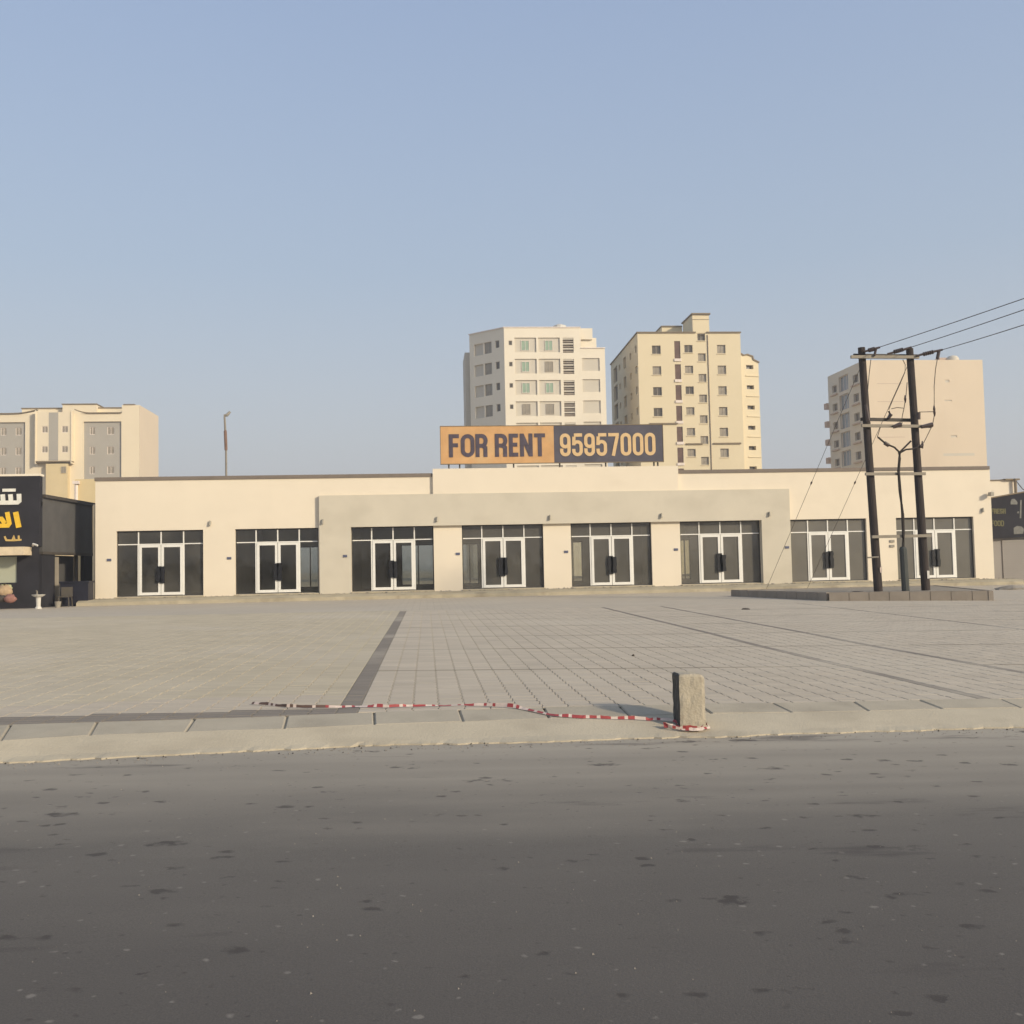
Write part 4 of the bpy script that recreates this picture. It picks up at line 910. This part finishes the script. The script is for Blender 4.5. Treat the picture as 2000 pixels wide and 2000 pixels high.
# ================================================================== RIGHT-HAND SHOP AND HOUSE
YR = 48.9; r0_ = onY(1926, 1000, YR); rs = thing('black_shop', 'shop with a black slanted fascia and mauve shutter at the right edge', 'shop building', (r0_.x, YR, .17))
def rp(px, py): p = onY(px, py, YR); return p.x-r0_.x, p.z-.17
a, b, c, d = rp(1926, 1053), rp(2100, 1043), rp(2100, 944), rp(1926, 975)
m2 = MB(); m2.slab([a, b, c, d], -.25, 0); m2.build('fascia', M['black_panel'], rs)
m2 = MB(); m2.slab([(d[0], d[1]+.004), (c[0], c[1]+.004), (c[0], c[1]+.06), (d[0], d[1]+.06)], -.28, .02); m2.build('coping', M['trim_brown'], rs)
m2 = MB(); m2.box(0, b[0], .02, 6, -.4, min(a[1], b[1])+.3); m2.build('wall', M['shutter'], rs)
m2 = MB(); zz0 = -.1
for j in range(20): m2 = MB(); z = .02+j*.12; m2.box(.75, b[0]-.1, -.03, .018, z, z+.112) if z+.112 < a[1]-.02 else None; (m2.build('shutter_slat', M['shutter'], rs) if m2.v else None)
cz = 19.325
def rl(txt, zx0, zx1, zy0, zy1, t):
    n = len(txt); w = (zx1-zx0)/n
    for i, chh in enumerate(txt):
        x0, z0 = rp(1920+(zx0+i*w)/cz, 960+zy1/cz); x1, z1 = rp(1920+(zx0+(i+.86)*w)/cz, 960+zy0/cz)
        letter(chh, x0, z0, x1-x0, z1-z0, -.252, rs, M['olive'], t)
rl('FRESH', 190, 750, 655, 850, .2); rl('FOOD', 190, 690, 1100, 1320, .17)
def rpoly(name, pts, mt): m2 = MB(); m2.slab([rp(1920+x/cz, 960+y/cz) for x, y in pts][::-1], -.262, -.252); m2.build(name, mt, rs)
rpoly('sign_emblem', [(930, 500), (1180, 500), (1190, 420), (1130, 340), (1060, 285), (970, 300), (930, 380)], M['pale_sticker'])
rpoly('sign_emblem', [(1050, 1620), (1400, 1600), (1430, 1420), (1340, 1330), (1180, 1300), (1045, 1380)], M['pale_sticker'])
rpoly('sign_emblem', [(1270, 1020), (1330, 1020), (1350, 330), (1290, 330)], M['pale_sticker'])
rpoly('sign_emblem', [(1170, 830), (1240, 840), (1250, 760), (1190, 760)], M['pale_sticker'])
YH = 64.; a = onY(1925, 943, YH); b = onY(1986, 938, YH)
hh = thing('house', 'pale beige house beyond the black shop at the right edge', 'house', (a.x, YH, 0))
m2 = MB(); m2.box(0, b.x-a.x, 0, 8, 0, b.z); m2.build('wall', M['cream'], hh)
m2 = MB(); m2.box(b.x-a.x-.9, b.x-a.x+.1, -.2, 8, b.z+.002, b.z+.1); m2.box(0, b.x-a.x-.95, -.1, 8, b.z+.002, b.z+.05); m2.build('coping', M['trim_brown'], hh)
m2 = MB(); x_ = onY(1980, 950, YH).x-a.x; m2.tube([(x_, -.2, .2), (x_, -.2, b.z+.1)], .09, 8); m2.build('downpipe', M['trim_brown'], hh)
p = onY(1985, 940, YH-1); p2 = onY(2010, 962, 58); m2 = MB(); m2.tube([p, (p+p2)/2-Vector((0, 0, .15)), p2], .03, 5); tag(m2.build('service_cable', M['wire']), 'thin service cable sloping down from the beige house roof', 'cable')
p = onY(1932, 966, FY-.05); m2 = MB(); m2.box(-.1, .06, -.25, 0, -.08, .1); m2.tube([(.0, 0, .0), (.0, .12, .0)], .03, 6)
o = m2.build('security_camera', M['lamp_body'], rb); o.location = (lx(p.x), -.13, p.z)

# ================================================================== POLE ISLAND
ZI = .40
isl = [(13.15, 33.3), (18.0, 32.1), (19.6, 40.3), (12.1, 41.6)]
fl_ = onZ(1620, 1175, .17, .006); fr_ = onZ(1941, 1173.5, .17, .006); bl_ = onZ(1428, 1165, .17, .003)
isl = [(fl_.x, fl_.y), (fr_.x, fr_.y), (fr_.x+2.2, fr_.y+8), (bl_.x, bl_.y)]
m2 = MB(); c_ = (sum(p[0] for p in isl)/4, sum(p[1] for p in isl)/4); m2.prism([(p[0]+(c_[0]-p[0])*.04, p[1]+(c_[1]-p[1])*.04) for p in isl], .0, ZI-.02)
io = m2.build('traffic_island', M['island_pave'], kind='structure')
for i in range(4):
    a, b = Vector(isl[i]), Vector(isl[(i+1) % 4]); T, L, ang = frame(a, b); n = max(1, round(L/.62)); w = L/n
    for j in range(n):
        m2 = MB(T); s0_ = j*w+.008; s1_ = (j+1)*w-.008
        if j == 0: s0_ = .0
        if j == n-1: s1_ = L-.16 if i < 3 else L-.16
        dz = random.uniform(-.006, .006); m2.box(s0_, s1_, 0, .15, -.1, ZI-.02+dz); m2.box(s0_+.01, s1_-.01, .012, .14, ZI-.0199+dz, ZI+dz); m2.build('kerb_block', M['island_kerb'], io)

# ================================================================== UTILITY POLES
pb1 = onZ(1715.5, 1155, ZI); YP = pb1.y
def onD(px, py, Y): return onY(px, py, Y)
b1, b2, b3 = onD(1715.5, 1156, YP), onD(1808.5, 1156, YP), onD(1768.5, 1156, YP)
t1_, t2_ = onD(1682.5, 679, YP), onD(1776.5, 681, YP)
up_ = thing('utility_pole', 'twin dark wooden utility poles joined by steel crossarms on the paved island', 'utility pole', (b3.x, YP, ZI))
O = Vector((b3.x, YP, ZI))
def PL(px, py, dy=0.): return onD(px, py, YP+dy)-O
for bb, tt in ((b1, t1_), (b2, t2_)):
    bb = Vector((bb.x, bb.y, ZI)); m2 = MB(); d = tt-bb
    m2.tube([(bb+d*t)-O for t in (0, .2, .4, .6, .8, 1)], [.148, .143, .136, .130, .126, .122], 14); m2.build('post', M['wood'], up_, smooth=False)
def arm(p, q, w, h, mt, dy): # steel channel between two picture points
    a, b = PL(*p, dy), PL(*q, dy); m2 = MB(); m2.add([(a.x, dy, a.z-h), (b.x, dy, b.z-h), (b.x, dy, b.z+h), (a.x, dy, a.z+h), (a.x, dy+w, a.z-h), (b.x, dy+w, b.z-h), (b.x, dy+w, b.z+h), (a.x, dy+w, a.z+h)],
        [(0, 1, 2, 3), (7, 6, 5, 4), (0, 4, 5, 1), (1, 5, 6, 2), (2, 6, 7, 3), (3, 7, 4, 0)]); return m2.build('crossarm', mt, up_)
arm((1663, 696.5), (1796, 697), .1, .05, M['steel'], -.26); arm((1668, 692.5), (1796, 694), .08, .035, M['steel_dark'], .15)
arm((1682, 818.5), (1790, 820.5), .09, .055, M['steel_dark'], .16); arm((1684, 831), (1820, 832.5), .09, .05, M['steel'], -.25)
arm((1691, 925.5), (1808.5, 925), .08, .05, M['steel'], -.26); arm((1704, 1048.5), (1820, 1046), .08, .05, M['steel'], -.26)
m2 = MB(); a = PL(1695, 1089, -.2); b = PL(1716, 1088, -.2); m2.tube([a, b], .03, 6); m2.build('step_bolt', M['steel'], up_)
# terminations, insulators, jumpers
def tube(name, pts, r_, mt, k_=6, dy=0.): m2 = MB(); m2.tube([PL(x, y, dy) for x, y in pts], r_, k_); return m2.build(name, mt, up_)
zo = 8.05
def c8(x, y): return (1660+x/zo, 660+y/zo)
for pts in ([(230, 215), (330, 185), (470, 148)], [(590, 250), (760, 212), (965, 145)], [(1040, 285), (1200, 240), (1455, 185)]):
    P_ = [c8(*p) for p in pts]; tube('insulator', P_, [.03, .05, .035], M['porcelain'], 8, -.3)
    m_ = P_[1]; m2 = MB(); a = PL(*P_[0], -.3); b = PL(*P_[2], -.3)
    for t in (.3, .38, .46, .54, .62): c = a.lerp(b, t); e = (b-a).normalized()*.012; m2.tube([c-e, c+e], .075, 10)
    m2.build('insulator_disc', M['porcelain'], up_)
tube('surge_arrester', [c8(385, 280), c8(410, 175)], .045, M['porcelain'], 8, -.3); tube('surge_arrester', [c8(1375, 330), c8(1400, 200)], .06, M['porcelain'], 8, -.3)
tube('insulator', [c8(600, 1270), c8(640, 1210), c8(610, 1150)], [.06, .075, .05], M['porcelain'], 8, .1)
tube('insulator', [c8(1078, 1280), c8(1078, 1170)], .07, M['porcelain'], 8, -.28)
tube('fuse_carrier', [c8(250, 1050), c8(285, 1300)], [.05, .075], M['porcelain'], 8, -.3)
tube('fuse_carrier', [c8(680, 1400), c8(800, 1360)], [.06, .09], M['porcelain'], 8, -.3); tube('fuse_carrier', [c8(1120, 1400), c8(1295, 1365)], [.06, .085], M['porcelain'], 8, -.3)
for pts in ([(830, 340), (870, 420), (865, 540), (790, 720), (680, 960), (610, 1130)], [(900, 700), (880, 930), (850, 1110), (820, 1250), (820, 1350)], [(330, 340), (300, 600), (275, 900), (265, 1050)],
            [(1375, 330), (1345, 500), (1325, 760), (1325, 1060), (1330, 1200), (1300, 1370), (1240, 1490), (1160, 1650)],
            [(650, 1115), (740, 1095), (850, 1105)], [(1090, 1165), (1320, 1160)], [(430, 1560), (480, 1400)]):
    tube('jumper_wire', [c8(*p) for p in pts], .014, M['wire'], 5, -.3)
for x, y in ((870, 960), (1325, 1120), (1330, 1175), (1140, 1680)): a = PL(*c8(x, y), -.3); m2 = MB(); m2.tube([a-Vector((0, 0, .13)), a, a+Vector((0, 0, .13))], [.02, .045, .02], 8); m2.build('line_clamp', M['porcelain'], up_)
# cable riser that splits in three
tube('riser_cable', [c8(780, 1800), (1757, 895), (1755, 920), (1758, 960), (1763, 1005), (1764.5, 1040), (1764, 1070)], [.055, .05, .05, .055, .055, .055, .055], M['cable'], 8, -.3)
for pts in ([(440, 1560), (560, 1660), (600, 1680), (700, 1720), (780, 1800)], [(960, 1620), (870, 1710), (780, 1800)], [(1140, 1660), (1110, 1710), (980, 1745), (880, 1755), (800, 1800)]):
    tube('cable_tail', [c8(*p) for p in pts], .032, M['cable'], 6, -.3)
tube('cable_gland', [c8(545, 1650), c8(610, 1690)], [.07, .07], M['porcelain'], 8, -.31); tube('cable_gland', [c8(1100, 1705), c8(1130, 1705)], .06, M['porcelain'], 8, -.31)
a = PL(1763.5, 1068, -.3); bq = PL(1769, 1156, -.3); bq.z = 0; m2 = MB(); m2.tube([a, a.lerp(bq, .05), bq], [.09, .125, .13], 10); m2.build('riser_duct', M['duct'], up_)
# stays anchored near the shop walkway
for (tx, ty), (bx2, by2) in (((1688, 700), (1497, 1150)), ((1779, 700), (1577, 1149))):
    a = onY(tx, ty, YP); b = onY(bx2, by2, 46.2); m2 = MB(); m2.tube([a-O, b-O], .009, 5); m2.build('stay_wire', M['wire'], up_)
    c = a.lerp(b, .47)-O; e = (b-a).normalized()*.09; m2 = MB(); m2.tube([c-e, c, c+e], [.02, .04, .02], 8); m2.build('stay_insulator', M['porcelain'], up_)
# warning plates / torn paper round the left post, pale patch on the right one
m2 = MB(); a = PL(1719, 1112, -.17); m2.add([(a.x, a.y, a.z-.12), (a.x+.05, a.y-.02, a.z-.1), (a.x+.07, a.y, a.z+.13), (a.x-.02, a.y-.03, a.z+.05)], [(0, 1, 2, 3)]); m2.build('torn_paper', M['tape_white'], up_)
m2 = MB(); a = PL(1812.5, 1122, -.17); m2.box(a.x-.03, a.x+.05, a.y-.01, a.y, a.z-.14, a.z+.13); m2.build('pole_tag', M['white_plastic'], up_)
# three conductors leaving towards the right and the viewer
for (x0, y0, x1, y1), nm in (((1718, 678, 2000, 583), 'uppermost'), ((1780, 678, 2000, 605), 'middle'), ((1841, 683, 2000, 634.5), 'lowest')):
    a = onY(x0, y0, YP-.3); b = onY(x1, y1, 26.); d = b-a; pts = []
    for i in range(15): t = i/14*2.2; p = a+d*t; p.z -= .05*t*(2.2-t)-.0; pts.append(p)
    # keep the wire passing through its point at the frame edge
    corr = .05*1*1.2
    for i, p in enumerate(pts): p.z += corr*min(1., (i/14*2.2))
    m2 = MB(); m2.tube(pts, .013, 5); tag(m2.build('power_line', M['wire']), nm+' of the three overhead wires running right from the twin poles', 'power line', 'overhead wires from the twin poles')

# ================================================================== STREET LAMP BEHIND THE ROOF
YL = 88.; a = onY(441, 930, YL); tp_ = onY(438.5, 812, YL)
sl_ = thing('street_lamp', 'thin rusty lamp post rising behind the left roofline', 'street lamp', (a.x, YL, 0))
m2 = MB(); x_ = tp_.x-a.x; m2.tube([(.05, 0, 0), (.03, 0, onY(440, 880, YL).z)], [.1, .085], 8); m2.build('pole', M['steel'], sl_)
z1_, z2_ = onY(440, 880, YL).z, onY(440, 840, YL).z; m2 = MB(); m2.tube([(.03, 0, z1_), (.03, 0, z1_+.1), (x_*.3, 0, z2_-.1), (x_*.3, 0, z2_)], [.085, .13, .13, .08], 8); m2.build('pole_sleeve', M['rust'], sl_)
m2 = MB(); m2.tube([(x_*.3, 0, z2_), (x_, 0, tp_.z)], [.09, .08], 8); m2.build('upper_pole', M['steel'], sl_)
m2 = MB(); m2.tube([(x_-.05, 0, tp_.z), (x_+.2, 0, tp_.z+.05), (x_+.48, 0, tp_.z+.35)], [.1, .14, .1], 8); m2.build('lamp_head', M['plate_grey'], sl_)

# ================================================================== BOLLARD, TAPE, STONES
bw_, bd_, bh_ = .245, .27, .468; p = onZ(1328, 1413, .10, SL)
bo = MB(); n1 = 7; Z_ = [-.05, .02]+[bh_*i/8 for i in range(1, 8)]+[bh_-.025, bh_-.006, bh_]; vs = []
per = []
for sgx, sgy in ((-1, -1), (1, -1), (1, 1), (-1, 1)):
    nxt = {(-1, -1): (1, -1), (1, -1): (1, 1), (1, 1): (-1, 1), (-1, 1): (-1, -1)}[(sgx, sgy)]
    for i in range(n1): t = i/n1; per.append((sgx+(nxt[0]-sgx)*t, sgy+(nxt[1]-sgy)*t))
def rnd(px, py):
    # soften the corners of the block
    f_ = .955 if abs(px) > .99 and abs(py) > .99 else 1; return px*f_, py*f_
for iz, z in enumerate(Z_):
    ins = .018 if iz == len(Z_)-1 else (.008 if iz == len(Z_)-2 else 0)
    for (px, py) in per:
        qx, qy = rnd(px, py); jt = random.gauss(0, .0018); zz_ = z-(.016*max(0, px)**4 if iz >= len(Z_)-3 else 0)
        vs.append((qx*(bw_/2-ins+jt), qy*(bd_/2-ins+jt), zz_+random.gauss(0, .0012)))
npf = len(per); fs = [(i*npf+j, i*npf+(j+1) % npf, (i+1)*npf+(j+1) % npf, (i+1)*npf+j) for i in range(len(Z_)-1) for j in range(npf)]; fs.append([(len(Z_)-1)*npf+j for j in range(npf)])
bo.add(vs, fs)
for i, f in enumerate(bo.f): # its left side gets a darker colour, shade painted in
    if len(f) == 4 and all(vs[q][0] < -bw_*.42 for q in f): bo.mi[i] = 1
M['side_shade'] = mat('bollard_side_shade', (.075, .07, .06), .8, .3, 14, .3, 50, stain=((.14, .12, .09), 16, .55, .6, (1, 1, 1)))  # mottled near-black standing in for shade on the bollard's left side
o = bo.build('concrete_bollard', [M['bollard'], M['side_shade']]); BX, BY = p.x+bw_/2, p.y+bd_/2; o.location = (BX, BY, float(G(BX, BY, .075)))
tag(o, 'short square rough concrete bollard on the kerb with tape round its foot', 'bollard')

def surf(x, y):
    a, b, c = float(y0f(x)), float(y1f(x)), float(y2f(x)); z = np.interp(y, [a-.01, a, b, b+.001, c, c+.01], [0, .015, .122, .127, .174, .172]); return float(G(x, min(y, 60), 0))+float(z)
tp = [(492, 1376), (520, 1378.5), (560, 1383), (610, 1384), (655, 1383.5), (700, 1382), (760, 1383), (800, 1381.5), (850, 1380.5), (900, 1379), (945, 1380), (985, 1382), (1020, 1386), (1055, 1393.5), (1085, 1399.5), (1130, 1403.5), (1180, 1405.5), (1240, 1407), (1290, 1409.5), (1315, 1413)]
def tz(x, y):
    d = ray(x, y); t = 7.5
    while EYE+d.z*t > surf(d.x*t, d.y*t): t += .004
    return Vector((d.x*t, d.y*t, EYE+d.z*t))
P_ = [tz(*t_) for t_ in tp]; fx0, fy0 = BX-bw_/2-.02, BY-bd_/2-.03
P_ += [Vector((fx0+.1, fy0+.0, 0)), Vector((fx0+.2, fy0-.03, 0)), Vector((fx0+.29, fy0+.02, 0)), Vector((fx0+.285, fy0+.1, 0)), Vector((fx0+.2, fy0-.015, 0)), Vector((fx0+.06, fy0-.035, 0)), Vector((fx0-.06, fy0-.01, 0)), Vector((fx0-.13, fy0+.03, 0)), Vector((fx0-.04, fy0+.06, 0)), Vector((fx0+.02, fy0-.02, 0)), Vector((fx0+.15, fy0-.05, 0)), Vector((fx0+.27, fy0-.04, 0))]
mb = MB(); acc = 0; dist = 0; tw = 0; step = .03; pts = []
for a, b in zip(P_, P_[1:]):
    L = (Vector((b.x, b.y))-Vector((a.x, a.y))).length; n = max(1, int(L/step))
    for i in range(n): t = i/n; pts.append((a.x+(b.x-a.x)*t, a.y+(b.y-a.y)*t))
wig = np.cumsum(rng.normal(0, .16, len(pts))); prev = None; nseg = len(pts)
for i in range(nseg-1):
    (x, y), (x2, y2) = pts[i], pts[i+1]; d = Vector((x2-x, y2-y)); L = max(d.length, 1e-4); d /= L; nr = Vector((-d.y, d.x))
    tilt = .75+.6*math.sin(wig[i]*1.6+i*.21); wdt = (.026+.008*math.sin(wig[i]*2.1+i*.13)) if i < nseg*.78 else .026+.012*math.sin(i*.9)
    lift = .008+.012*abs(math.sin(i*.37+wig[i]))
    if x > fx0-.2: lift += .02+.02*random.random()
    lo = Vector((x-nr.x*wdt*.5*math.cos(tilt), y-nr.y*wdt*.5*math.cos(tilt))); hi = Vector((x+nr.x*wdt*.5*math.cos(tilt), y+nr.y*wdt*.5*math.cos(tilt)))
    cur = ((lo.x, lo.y, surf(lo.x, lo.y)+lift*.3+.003), (hi.x, hi.y, surf(hi.x, hi.y)+lift*.5+wdt*abs(math.sin(tilt))+.003))
    if prev:
        ph = ((dist+.03*math.sin(dist*23)) % .125)/.125; mb.m = 0 if ph < .52 else 1
        if x < -.95: mb.m = 2 if ph < .72 else 1
        mb.add([prev[0], cur[0], cur[1], prev[1]], [(0, 1, 2, 3)])
    prev = cur; dist += L
o = mb.build('barrier_tape', [M['tape_red'], M['tape_white'], M['tape_dirty']]); tag(o, 'red and white barrier tape lying along the kerb and round the bollard foot', 'barrier tape')

def rock(px, py, Yz, sx, sz, label, mt='stone'):
    q = Yz; vs = []; n1 = 7
    for i, (r_, z) in enumerate(((1, -.1), (.95, .35), (.55, .9), (.1, 1))):
        for j in range(n1): a_ = 2*math.pi*j/n1; rr = r_*random.uniform(.8, 1.15); vs.append((sx*rr*math.cos(a_), sx*.6*rr*math.sin(a_), sz*z*random.uniform(.85, 1.1)))
    m2 = MB(); m2.add(vs, [(i*n1+j, i*n1+(j+1) % n1, (i+1)*n1+(j+1) % n1, (i+1)*n1+j) for i in range(3) for j in range(n1)]+[[3*n1+j for j in range(n1)]])
    o = m2.build('stone', M[mt]); o.location = (q.x, q.y, float(G(q.x, q.y))+.0); tag(o, label, 'stone'); return o
rock(0, 0, onZ(1456, 1189, .17, .005), .15, .045, 'flat dark lump on the paving in front of the island')
rock(0, 0, onZ(1237, 1281.5, .17, .018), .025, .03, 'tiny dark pebble alone on the paving left of the bollard')
q = onZ(1674, 1156, ZI, 0); o = rock(0, 0, q, .22, .03, 'flat dark scrap on the island left of the poles'); o.location.z = ZI
q = onZ(1898, 1145, .3, 0); o = rock(0, 0, q, .2, .05, 'small dark scrap before the rightmost shopfront')
q = onZ(1975, 1148, .2, 0); rock(0, 0, q, .75, .16, 'low sandy heap of rubble beside the right-hand shop', 'sand' if 0 else 'gravel')

# ================================================================== AIR
hz = bpy.data.materials.new('dusty_air'); hz.use_nodes = True; N = hz.node_tree.nodes; L = hz.node_tree.links
N.remove(N['Principled BSDF']); v = N.new('ShaderNodeVolumePrincipled'); v.inputs['Color'].default_value = (.88, .88, .9, 1); v.inputs['Density'].default_value = .0011
v.inputs['Anisotropy'].default_value = .2; L.new(v.outputs[0], N['Material Output'].inputs['Volume'])
mb = MB(); mb.box(-3100, 3100, -3100, 4100, -1.4, 46); mb.build('haze', hz, kind='stuff')
